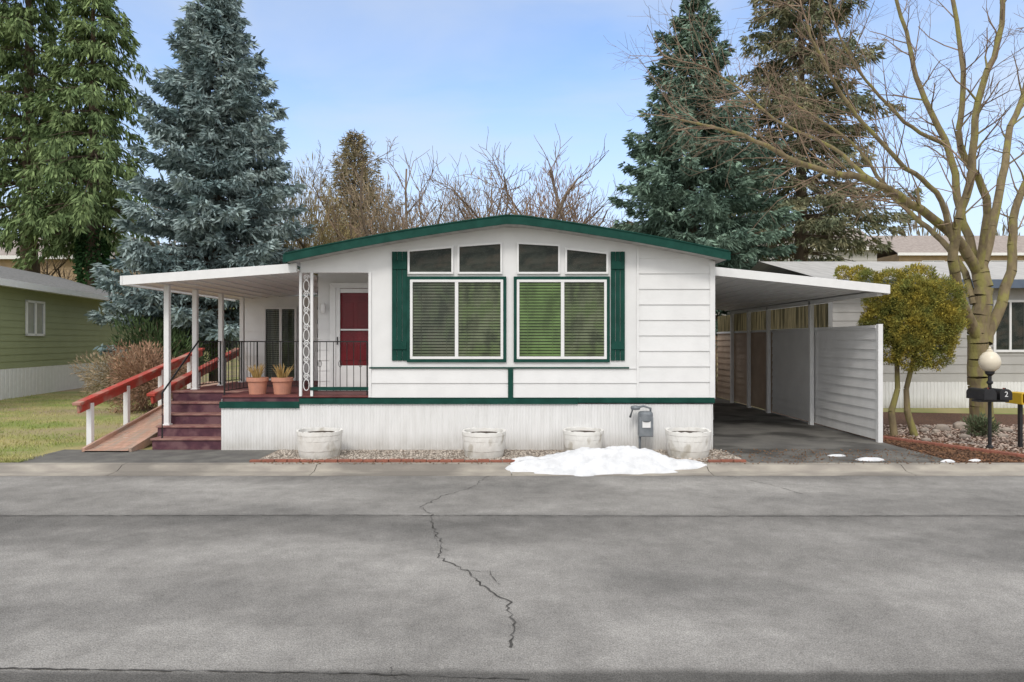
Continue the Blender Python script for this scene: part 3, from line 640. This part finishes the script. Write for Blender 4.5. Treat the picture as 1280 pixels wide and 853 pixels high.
def house(name,label,x0,x1,y0,y1,zb,ze,zr,wm,rm,axis='x',wins=(),fm=TRIMW,skirt=None):
    h=thing(name,((x0+x1)/2,y0,zb),label,'house')
    zs=zb+(skirt or 0)
    mb=MB(); lap(mb,x0,x1,zs,ze,.25,TF(y0),out=.02); mb.box(x0,x1,y0+.001,y1,zb if not skirt else zs,ze)
    if axis=='y': xm=(x0+x1)/2; mb.prism([(x0,ze),(x1,ze),(xm,zr)],y0,y1)
    mk('wall',mb,wm,h)
    if skirt: s=MB(); ribs(s,x0,x1,zb,zs,TF(y0),.2,.02); mk('skirting',s,SKIRT,h)
    mb=MB()
    if axis=='x':
        ym=(y0+y1)/2
        mb.poly([(x0-.4,y0-.5,ze),(x1+.4,y0-.5,ze),(x1+.4,ym,zr),(x0-.4,ym,zr)]); mb.poly([(x0-.4,y1+.5,ze),(x1+.4,y1+.5,ze),(x1+.4,ym,zr),(x0-.4,ym,zr)])
        mk('fascia',MB().box(x0-.4,x1+.4,y0-.56,y0-.5,ze-.22,ze+.02),fm,h)
    else:
        xm=(x0+x1)/2; mb.poly([(x0-.4,y0-.4,ze),(xm,y0-.4,zr+.05),(xm,y1,zr+.05),(x0-.4,y1,ze)]); mb.poly([(x1+.4,y0-.4,ze),(xm,y0-.4,zr+.05),(xm,y1,zr+.05),(x1+.4,y1,ze)])
    mk('roof',mb,rm,h)
    for a,b_,c,d_ in wins: window(h,[(a,c),(b_,c),(b_,d_),(a,d_)],y0-.02,.07,None,(a+b_)/2,None,label='dark window with white frame')
    return h
k=19.6/853
house('neighbour_home','grey beige mobile home with blue trim and pale roof',9.2,19,19.6,29,0,3.62,4.75,GREYB,ROOFM,'x',wins=(((1240-640)*k,(1282-640)*k,1.6,3.1),),fm=BLUEG,skirt=.75)
house('background_house','tan stucco house behind tall conifers',-41,-27,46,54,0,7.6,9.5,TAN,PINKR,'x',wins=((-33,-31.5,4.5,6.0),(-38,-36,4.5,6)))
house('background_house','pale house with pinkish roof on the hillside',18,31,58,66,3,9.8,12.2,GREYB,PINKR,'x',wins=((20,22,7.5,9),(25,28,7.5,9)))
house('background_house','low tan house on hillside behind the carports',34,48,60,68,3,9.6,11.8,TAN,PINKR,'x',wins=((36,38,7.5,9),(42,45,7.5,9)))
house('background_house','brown house peeking over the white home',4,13,50,58,1.5,9.0,10.6,SHEDB,PINKR,'y',wins=((7,9,7,8.5),))
# ------------------------------------------------------------------ trees
def diamonds(P,D,Ln,Wd,rng):
    n=len(P); D=D/np.linalg.norm(D,axis=1,keepdims=True)
    S=np.cross(D,rng.normal(size=(n,3))); S/=np.linalg.norm(S,axis=1,keepdims=True)+1e-9
    L_=Ln[:,None]; W_=Wd[:,None]
    V=np.stack([P,P+D*L_*.45+S*W_*.5,P+D*L_,P+D*L_*.45-S*W_*.5],1).reshape(-1,3)
    return V,np.arange(n*4).reshape(n,4)
def segmesh(S,n):
    A=np.array([s[0] for s in S]);B=np.array([s[1] for s in S]);r0=np.array([s[2] for s in S]);r1=np.array([s[3] for s in S])
    D=B-A; D/=np.linalg.norm(D,axis=1,keepdims=True)+1e-9
    up=np.where(np.abs(D[:,2:3])<.9,np.array([[0,0,1.]]),np.array([[1.,0,0]]))
    a=np.cross(D,up); a/=np.linalg.norm(a,axis=1,keepdims=True); b=np.cross(D,a)
    th=2*np.pi*np.arange(n)/n; c=np.cos(th)[None,:,None];s=np.sin(th)[None,:,None]
    ring=a[:,None]*c+b[:,None]*s
    V=np.concatenate([A[:,None]+ring*r0[:,None,None],B[:,None]+ring*r1[:,None,None]],1)
    m=len(S); idx=np.arange(n); j=(idx+1)%n
    F=np.stack([idx,j,j+n,idx+n],1)[None]+np.arange(m)[:,None,None]*2*n
    return V.reshape(-1,3),F.reshape(-1,4)
def conifer(base,H,Rr,zb,nb_,m,seed,label,pw=.8,droop=.25,tipup=.1,dens=34,tl=.30,tw=.085,hang=0,trunk_r=.3,bm=BARK,whorl=.55,irr=(.55,1.15),name='spruce_tree',cat='tree',base_full=False):
    rng=np.random.default_rng(seed); bx,by,bz=base
    e=thing(name,base,label,cat)
    T=[];
    zs=np.linspace(0,H,14)
    for i in range(13): T.append(((bx,by,zs[i]),(bx,by,zs[i+1]),trunk_r*(1-zs[i]/H)+.02,trunk_r*(1-zs[i+1]/H)+.02))
    Ps=[];Ds=[]
    nb2=int(nb_)
    u=(np.arange(nb2)+rng.random(nb2))/nb2; u=u**.9
    for i in range(nb2):
        h=zb+(H-zb)*u[i]; 
        if whorl: h=round(h/whorl)*whorl+rng.normal(0,.06)
        h=min(h,H-.05)
        az=i*2.39996+rng.normal(0,.3)
        L_=(Rr*(1-u[i])**pw)*rng.uniform(*irr)+.12
        if u[i]<.06 and not base_full: L_*=rng.uniform(.6,1)
        out=np.array([math.cos(az),math.sin(az),0]); lat=np.array([-out[1],out[0],0])
        rise=.35*u[i]+rng.normal(0,.05); 
        zf=lambda s:L_*(rise*s-droop*s**1.6+tipup*s**4)
        T.append(((bx,by,h),tuple(np.array([bx,by,h])+out*L_*.5+np.array([0,0,zf(.5)])),.05*(1-u[i])+.015,.025*(1-u[i])+.01))
        T.append((T[-1][1],tuple(np.array([bx,by,h])+out*L_*.92+np.array([0,0,zf(.92)])),.025*(1-u[i])+.01,.006))
        K=int(dens*L_**1.35+9)
        s=rng.uniform(.12,1,K)**.72
        wd=(.27*L_*(1-s)**.8+.10)
        sd=rng.uniform(-1,1,K)*wd
        P=np.array([bx,by,h])+out*(L_*s)[:,None]+lat*sd[:,None]
        P[:,2]+=L_*(rise*s-droop*s**1.6+tipup*s**4)-np.abs(sd)*.3-rng.random(K)*hang*(.3+L_*.12)+rng.normal(0,.04,K)
        D=out*.8+lat*np.sign(sd)[:,None]*rng.uniform(.2,1,K)[:,None]+rng.normal(0,.3,(K,3))
        D[:,2]+=-.2-hang*rng.uniform(.3,2.2,K)
        Ps.append(P);Ds.append(D)
    P=np.concatenate(Ps);D=np.concatenate(Ds);n=len(P)
    P3=np.repeat(P,3,0)+rng.normal(0,.04,(n*3,3));D3=np.repeat(D,3,0)+rng.normal(0,.45,(n*3,3))
    V,F=diamonds(P3,D3,tl*rng.uniform(.6,1.3,n*3),tw*rng.uniform(.7,1.3,n*3),rng)
    mk('trunk',segmesh(T,7),bm,e); mk('crown',(V,F),m,e)
    return e
conifer((-11.2,26,0),15.4,3.85,2.0,330,LBLUE,11,'tall dense blue spruce behind the home',pw=.62,dens=32,droop=.20,tipup=.14,hang=.2)
conifer((-26.9,38,0),27,4.1,8.2,165,LGREEN,12,'very tall green spruce with drooping branches',pw=.42,dens=17,droop=.55,hang=1.2,tl=.42,tw=.10,trunk_r=.55,whorl=1.2,irr=(.4,1.25))
conifer((-22.7,37,0),23,3.8,8.2,145,LGREEN,13,'very tall green spruce with ivy covered trunk',pw=.5,dens=17,droop=.55,hang=1.2,tl=.42,tw=.10,trunk_r=.5,whorl=1.2,irr=(.4,1.25))
conifer((7.4,28,0),16.0,4.7,2.2,300,LDARK,14,'dense blue green spruce behind carport',pw=.76,dens=27,droop=.16,tipup=.12,hang=.2,whorl=.75,base_full=True)
conifer((14.4,34,0),22.5,5.4,6.4,250,LBROWN,15,'tall spruce with brownish green thinning needles',pw=.5,dens=17,droop=.3,hang=.5,tl=.34,tw=.075,trunk_r=.42,whorl=.9,irr=(.4,1.1))
conifer((-8.3,36,0),12.8,3.4,2.0,250,leafm('rusty_cypress',(.33,.27,.16),(.23,.21,.12)),16,'rusty brown conical cypress behind the roof',pw=.8,dens=14,droop=-.45,tipup=.3,hang=0,tw=.045,whorl=0,name='cypress_tree')
rng=np.random.default_rng(90); n=4000; a=rng.uniform(0,6.28,n); z=rng.uniform(.3,8,n); rr=.52+.25*rng.random(n)
P=np.stack([-22.7+rr*np.cos(a),37+rr*np.sin(a),z],1); D=np.stack([np.cos(a),np.sin(a),-.6*np.ones(n)],1)+rng.normal(0,.5,(n,3))
mk('ivy',diamonds(P,D,rng.uniform(.15,.3,n),rng.uniform(.12,.2,n),rng),LIVY,label='ivy climbing a tall conifer trunk',cat='ivy')
def grow(S,p,d,L_,r,lvl,rng,up=.08,wob=.12,ang=(25,55),ratio=(.5,.8),prob=.8,nseg=3,rmin=.004):
    st=L_/nseg
    for i in range(nseg):
        d=d+rng.normal(0,wob,3)+np.array([0,0,up]); d=d/np.linalg.norm(d)
        q=p+d*st; r2=max(r*(1-.5/nseg),rmin*.6); S.append((tuple(p),tuple(q),r,r2)); p=q;r=r2
        if lvl>0:
            for k in range(2):
                if rng.random()<prob*(.5 if k else 1):
                    t=np.cross(d,rng.normal(size=3)); t/=np.linalg.norm(t)+1e-9; an=R(rng.uniform(*ang))
                    cd=d*math.cos(an)+t*math.sin(an); grow(S,p,cd,L_*rng.uniform(*ratio),max(r*.62,rmin),lvl-1,rng,up,wob,ang,ratio,prob,nseg,rmin)
def baretree(name,base,stems,label,seed,m1,m2,lvl=4,thr=.03,extra=None,cat='tree',**kw):
    rng=np.random.default_rng(seed); e=thing(name,base,label,cat); S=[]
    for (off,d,L_,r) in stems:
        d=np.array(d,float);d/=np.linalg.norm(d); grow(S,np.array(base,float)+np.array(off,float),d,L_,r,lvl,rng,**kw)
    big=[s for s in S if s[2]>=thr]; sm=[s for s in S if s[2]<thr]
    if big: mk('trunk',segmesh(big,7),m1,e)
    if sm: mk('crown',segmesh(sm,3),m2,e)
    return e
def up_stems(n,seed,L0,L1,r,sp=.5):
    g=np.random.default_rng(seed); return [((0,0,0 if i==0 else .8),(g.normal(0,sp),g.normal(0,sp),1),g.uniform(L0,L1),r*g.uniform(.7,1)) for i in range(n)]
for i,(pxx,D,Lh,sd) in enumerate(((600,33,6.0,21),(668,31,5.4,22),(548,34,5.2,23),(705,33,5.0,26))):
    baretree('bare_tree',((pxx-640)/853*D,D,0),up_stems(6,sd,Lh,Lh*1.2,.19,.33),'leafless pruned tree with upright shoots behind roof',sd,TWIG,TWIGR,lvl=3,up=.08,wob=.13,ratio=(.36,.58),prob=.9,nseg=4,rmin=.014)
baretree('bare_tree',(-7.6,30,0),up_stems(4,31,5.6,6.8,.16,.25),'leafless grey tree with thin spreading branches',31,BARK,TWIG,lvl=4,up=.05,wob=.14,ratio=(.36,.56),prob=.75,nseg=4,rmin=.011)
baretree('bare_tree',(-28.5,42,0),up_stems(4,33,5,7,.2,.4),'leafless tree behind the olive home',33,BARK,TWIG,lvl=3,ratio=(.4,.6),nseg=4,rmin=.014)
baretree('bare_tree',(-15,40,0),up_stems(5,34,4,6,.2,.4),'leafless tree between spruces',34,BARK,TWIG,lvl=3,ratio=(.4,.6),nseg=4,rmin=.012)
def shrub(name,base,rx,rz,n,m,seed,label,tl=.5,tw=.02,stems=26,upb=.9):
    rng=np.random.default_rng(seed); bx,by,bz=base; e=thing(name,base,label,'shrub')
    S=[]
    for i in range(stems):
        a=rng.uniform(0,6.28); d=np.array([math.cos(a)*.5,math.sin(a)*.5,1.]); d/=np.linalg.norm(d)
        grow(S,np.array([bx+rng.normal(0,rx*.1),by,bz]),d,rz*.62,.03,1,rng,up=.03,nseg=4,prob=.8)
    mk('stems',segmesh(S,3),TWIG,e)
    dr_=rng.normal(size=(n,3)); dr_/=np.linalg.norm(dr_,axis=1,keepdims=True); rad=rng.random(n)**.45
    lump=1+.22*np.sin(3*dr_[:,0]+seed)*np.cos(4*dr_[:,2]+seed)+.15*np.sin(7*dr_[:,1]+dr_[:,0]*5)
    P=np.array([bx,by,bz+rz*.5])+dr_*(rad*lump)[:,None]*np.array([rx,rx,rz*.52]); P[:,2]=np.maximum(P[:,2],bz+.05)
    D=dr_+np.array([0,0,upb])+rng.normal(0,.5,(n,3))
    mk('crown',diamonds(P,D,tl*rng.uniform(.5,1.3,n),tw*rng.uniform(.7,1.4,n),rng),m,e)
RUST=leafm('rust_twigs',(.34,.21,.14),(.24,.145,.10)); BR2=leafm('brown_twigs',(.38,.30,.20),(.27,.21,.145)); OCH=leafm('ochre_twigs',(.44,.35,.17),(.31,.26,.13))
shrub('shrub',(-9.9,18.6,0),1.0,1.75,10000,RUST,41,'rusty brown leafless shrub beside the ramp',.14,.022,stems=8,upb=.3)
shrub('shrub',(-12.6,22,0),1.3,1.5,5000,BR2,42,'brown leafless shrub by the olive home',.16,.025,stems=8,upb=.3)
shrub('shrub',(-9.0,30,0),2.3,8.6,15000,OCH,43,'ochre twiggy tall shrub behind porch',.4,.03)
shrub('shrub',(-5.9,33,0),2.6,9.2,15000,BR2,44,'brown twiggy tall shrub behind home',.4,.035)
shrub('shrub',(-2.4,37,0),3.0,10.2,14000,BR2,45,'brown twiggy thicket behind roof ridge',.45,.035)
shrub('shrub',(2.4,37,0),2.8,10.2,14000,RUST,46,'rusty twiggy thicket behind roof ridge',.45,.035)
shrub('shrub',(-12.4,24,0),1.6,2.6,7000,leafm('evergreen_shrub',(.09,.14,.06),(.06,.09,.04)),47,'dark evergreen shrub below the blue spruce',.25,.05)
rng=np.random.default_rng(5); Ps=[];Ds=[]
for i in range(75):
    cx=-75+i*2+rng.normal(0,1.2); cy=rng.uniform(72,86); rx=rng.uniform(2.2,4); rz_=rng.uniform(3,5.5); n=380
    dd_=rng.normal(size=(n,3)); dd_/=np.linalg.norm(dd_,axis=1,keepdims=True)
    zc=5+rz_*.8
    Ps.append(np.array([cx,cy,zc])+dd_*(rng.random(n)**.4)[:,None]*np.array([rx,rx,rz_])); Ds.append(dd_+np.array([0,0,1.]))
P=np.concatenate(Ps);D=np.concatenate(Ds);n=len(P)
mk('distant_woodland',diamonds(P,D,rng.uniform(.8,1.8,n),rng.uniform(.15,.35,n),rng),leafm('far_wood',(.27,.23,.17),(.19,.18,.12),.3,.15),label='hazy leafless woodland on the hill',cat='woodland',kind='stuff')
def big_tree():
    rng=np.random.default_rng(123); Y0=15.0
    def W_(p,dy=0): y=Y0+dy; return np.array([(p[0]-640)/853*y,y,1.92-(p[1]-426.5)/853*y])
    bx=W_((1230,536)); e=thing('bare_tree',tuple(bx*np.array([1,1,0])),'large leafless tree with mossy limbs and long reddish twigs','tree')
    limbs=[([(1230,540),(1224,480),(1222,430),(1228,370),(1224,330)],[0,0,0,.0,.1],.24,.17,0),
     ([(1224,345),(1196,300),(1150,262),(1080,225),(1000,205),(930,170),(850,150)],[.1,-.3,-.8,-1.2,-1.5,-1.6,-1.6],.12,.018,2),
     ([(1218,380),(1200,330),(1160,285),(1110,240),(1075,190),(1010,140),(960,110)],[0,.5,1.0,1.4,1.6,1.8,2.],.08,.014,2),
     ([(1224,340),(1200,262),(1186,190),(1150,110),(1132,40),(1100,-60)],[.1,.4,.6,.8,1,1],.10,.03,1),
     ([(1224,335),(1232,250),(1200,180),(1204,90),(1180,-60)],[0,-.4,-.8,-1,-1],.09,.035,1),
     ([(1226,340),(1250,240),(1264,160),(1294,60),(1296,-60)],[0,.2,.6,.9,1.],.10,.035,1),
     ([(1226,430),(1198,365),(1192,300),(1212,230),(1222,130),(1252,30),(1244,-80)],[0,-.5,-.9,-1.2,-1.4,-1.5,-1.5],.12,.035,1),
     ([(1232,430),(1262,340),(1270,260),(1306,180),(1345,70)],[0,.3,.5,.6,.7],.12,.045,1),
     ([(1190,300),(1170,240),(1120,200),(1060,130),(1020,60),(1000,0)],[-.9,-1.3,-1.8,-2.2,-2.5,-2.6],.06,.014,2),
     ([(1100,235),(1040,185),(970,150),(900,95),(830,70)],[-1.,-.6,-.3,0,0],.045,.010,2),
     ([(1180,180),(1140,160),(1090,110),(1050,50),(1030,-20)],[.6,.4,.2,0,0],.05,.012,2)]
    S=[]
    for pts,dy,r0,r1,ns in limbs:
        P=[W_(p,d) for p,d in zip(pts,dy)]
        Q=[];m=len(P)
        for i in range(m-1):
            p0=P[max(i-1,0)];p1=P[i];p2=P[i+1];p3=P[min(i+2,m-1)]
            for t in np.linspace(0,1,6)[:-1]: Q.append(.5*((2*p1)+(-p0+p2)*t+(2*p0-5*p1+4*p2-p3)*t*t+(-p0+3*p1-3*p2+p3)*t**3)+rng.normal(0,.014,3))
        Q.append(P[-1]); k=len(Q)
        for i in range(k-1):
            ra=r0+(r1-r0)*i/(k-1); rb=r0+(r1-r0)*(i+1)/(k-1); S.append((tuple(Q[i]),tuple(Q[i+1]),ra,rb))
            if i/k>.28 and ns>0:
                d=Q[i+1]-Q[i]; d/=np.linalg.norm(d)
                for _ in range(ns if rng.random()<.8 else max(1,ns-1)):
                    t=np.cross(d,rng.normal(size=3)); t/=np.linalg.norm(t); an=R(rng.uniform(30,65)); cd=d*math.cos(an)+t*math.sin(an)+np.array([-.1,0,.1])
                    grow(S,Q[i+1],cd,rng.uniform(.6,1.35)*(1 if ns>1 else .8),max(.012,min(rb*.35,.022)),2,rng,up=.04,wob=.11,ratio=(.45,.75),prob=.68,nseg=3,rmin=.0036)
    big=[s for s in S if s[2]>=.02]; sm=[s for s in S if s[2]<.02]
    mk('trunk',segmesh(big,10),MOSSB,e,smooth=True); mk('crown',segmesh(sm,3),TWIGR,e)
big_tree()
def cedar():
    rng=np.random.default_rng(55); D0=13.8; bx=(1128-640)/853*D0
    e=thing('clipped_cedar_tree',(bx,D0,0),'small golden cedar with clipped cushion crown and twin trunks','tree')
    S=[]
    for off,top in((-.17,(-.1,.05,1.9)),(.12,(.3,-.05,2.0))):
        P=[np.array([bx+off,D0,0]),np.array([bx+off*1.1-.04,D0,.5]),np.array([bx+off*.6,D0,.95]),np.array([bx+top[0],D0+top[1],top[2]])]
        if off>0: P[0]=P[0]+np.array([.12,0,0])
        for i in range(3): S.append((tuple(P[i]),tuple(P[i+1]),.075-.012*i,.063-.012*i))
    mk('trunk',segmesh(S,9),MOSSB,e,smooth=True)
    k=D0/853; blobs=[]
    for (x,y,r,dy) in ((1108,434,22,0),(1130,442,22,-.3),(1156,438,24,-.2),(1176,424,20,.1),(1102,405,21,.1),(1128,412,28,-.42),(1158,405,28,-.32),(1182,398,20,0),(1106,375,21,.1),(1134,374,28,-.32),(1164,374,26,-.25),(1118,354,19,.1),(1146,352,21,.0),(1130,400,38,.25),(1156,395,38,.25),(1092,348,13,.3),(1074,343,11,.6),(1056,341,9,.8)):
        blobs.append(((x-640)*k*(1+dy/D0*.9 if dy>.5 else 1),D0+dy,1.92-(y-426.5)*k*(1+dy/D0 if dy>.5 else 1),r*k*1.0))
    Ps=[];Ds=[]
    for b in blobs:
        n=int(7500*(b[3]/.45)**2)+200; d=rng.normal(size=(n,3)); d/=np.linalg.norm(d,axis=1,keepdims=True)
        rad=b[3]*(rng.uniform(.45,1.0,n)**.3)*(1+.14*np.sin(6*d[:,0]+b[0]*9)*np.sin(7*d[:,2]+b[2]*5)+.12*np.sin(13*d[:,1]+11*d[:,0]+9*d[:,2]))
        Ps.append(np.array(b[:3])+d*rad[:,None]*np.array([1,1,.9])); Ds.append(d*.9+np.array([0,0,.6])+rng.normal(0,.45,(n,3)))
    P=np.concatenate(Ps);D=np.concatenate(Ds);n=len(P)
    mk('crown',diamonds(P,D,rng.uniform(.03,.065,n),rng.uniform(.012,.024,n),rng),LYEL,e)
cedar()
for i,(x,y) in enumerate(((9.4,13.7),(10.1,12.9))):
    shrub('small_shrub',(x,y,0),.28,.4,1500,leafm('dusty_green',(.15,.18,.10),(.09,.12,.07)),70+i,'low dusty green shrub among rocks',.08,.02,stems=6)
rng=np.random.default_rng(8); n=42000
Y=10.75+ (rng.random(n)**1.6)*14; X=-7.75-rng.random(n)*(Y*.25+1.5+ (Y-10)*.45)*1.2
k=np.sin(X*1.3+Y*.7)+np.sin(Y*2.1-X*.6)+rng.normal(0,.6,n)>-1.0; X=X[k];Y=Y[k];n=len(X)
P=np.stack([X,Y,np.zeros(n)],1); D=np.stack([rng.normal(0,.5,n),rng.normal(0,.5,n),np.ones(n)],1)
mk('lawn_grass',diamonds(P,D,rng.uniform(.03,.075,n),rng.uniform(.006,.014,n),rng),GRASS,label='short patchy yellow green winter grass',cat='grass',kind='stuff')
# ------------------------------------------------------------------ light & sky
sd_=Vector((-.18,-.80,.80)).normalized()
w=bpy.data.worlds.new('World'); scn.world=w; w.use_nodes=True; nt=w.node_tree; bg=nt.nodes['Background']
sky=nd(nt,'ShaderNodeTexSky'); sky.sky_type='NISHITA'; sky.sun_disc=False; sky.sun_elevation=math.asin(sd_.z); sky.sun_rotation=math.atan2(sd_.x,sd_.y)
sky.air_density=1.0; sky.dust_density=1.0; sky.ozone_density=1.5
tint=nd(nt,'ShaderNodeVectorMath',operation='MULTIPLY'); tint.inputs[1].default_value=(1.55,1.65,1.8); nt.links.new(sky.outputs[0],tint.inputs[0])
tc=nd(nt,'ShaderNodeTexCoord'); mp=nd(nt,'ShaderNodeMapping'); mp.inputs['Scale'].default_value=(1,1,3.2); nt.links.new(tc.outputs['Generated'],mp.inputs[0])
nz=nd(nt,'ShaderNodeTexNoise'); nz.inputs['Scale'].default_value=1.9; nz.inputs['Detail'].default_value=8; nz.inputs['Distortion'].default_value=.5; nt.links.new(mp.outputs[0],nz.inputs[0])
r1=nd(nt,'ShaderNodeMapRange'); r1.inputs[1].default_value=.38; r1.inputs[2].default_value=.68; r1.inputs[3].default_value=0.05; r1.inputs[4].default_value=.7; nt.links.new(nz.outputs['Fac'],r1.inputs[0])
sx=nd(nt,'ShaderNodeSeparateXYZ'); nt.links.new(tc.outputs['Generated'],sx.inputs[0])
r2=nd(nt,'ShaderNodeMapRange'); r2.inputs[1].default_value=.0; r2.inputs[2].default_value=.40; r2.inputs[3].default_value=.98; r2.inputs[4].default_value=0; nt.links.new(sx.outputs[2],r2.inputs[0])
mxx=nd(nt,'ShaderNodeMath',operation='MAXIMUM'); nt.links.new(r1.outputs[0],mxx.inputs[0]); nt.links.new(r2.outputs[0],mxx.inputs[1])
mc=nd(nt,'ShaderNodeMix',data_type='RGBA'); mc.inputs[7].default_value=(4.9,5.3,5.9,1); nt.links.new(mxx.outputs[0],mc.inputs[0]); nt.links.new(tint.outputs[0],mc.inputs[6])
r4=nd(nt,'ShaderNodeMapRange'); r4.inputs[1].default_value=.46; r4.inputs[2].default_value=.66; r4.inputs[3].default_value=0; r4.inputs[4].default_value=.95; nt.links.new(sx.outputs[2],r4.inputs[0])
r5=nd(nt,'ShaderNodeMapRange'); r5.inputs[1].default_value=.35; r5.inputs[2].default_value=-.25; r5.inputs[3].default_value=0; r5.inputs[4].default_value=.95; nt.links.new(sx.outputs[1],r5.inputs[0])
m5=nd(nt,'ShaderNodeMath',operation='MAXIMUM'); nt.links.new(r4.outputs[0],m5.inputs[0]); nt.links.new(r5.outputs[0],m5.inputs[1])
mc2=nd(nt,'ShaderNodeMix',data_type='RGBA'); mc2.inputs[7].default_value=(8.3,8.3,8.3,1); nt.links.new(m5.outputs[0],mc2.inputs[0]); nt.links.new(mc.outputs[2],mc2.inputs[6]); nt.links.new(mc2.outputs[2],bg.inputs[0])  # white veil added overhead and behind the camera to neutralise blue sky light
bg.inputs[1].default_value=.15
su=bpy.data.lights.new('sun','SUN'); su.energy=1.35; su.angle=R(14); su.color=(1,.95,.88); so=bpy.data.objects.new('sun',su); so.rotation_euler=(-sd_).to_track_quat('-Z','Y').to_euler(); col.objects.link(so)
scn.view_settings.view_transform='Standard'; scn.view_settings.look='None'; scn.view_settings.exposure=0
cam=bpy.data.cameras.new('camera'); cam.lens=24; cam.sensor_width=36; cam.clip_end=1500; cam.clip_start=.1
co=bpy.data.objects.new('camera',cam); co.location=(0,0,1.92); co.rotation_euler=(R(90),0,0); col.objects.link(co); scn.camera=co
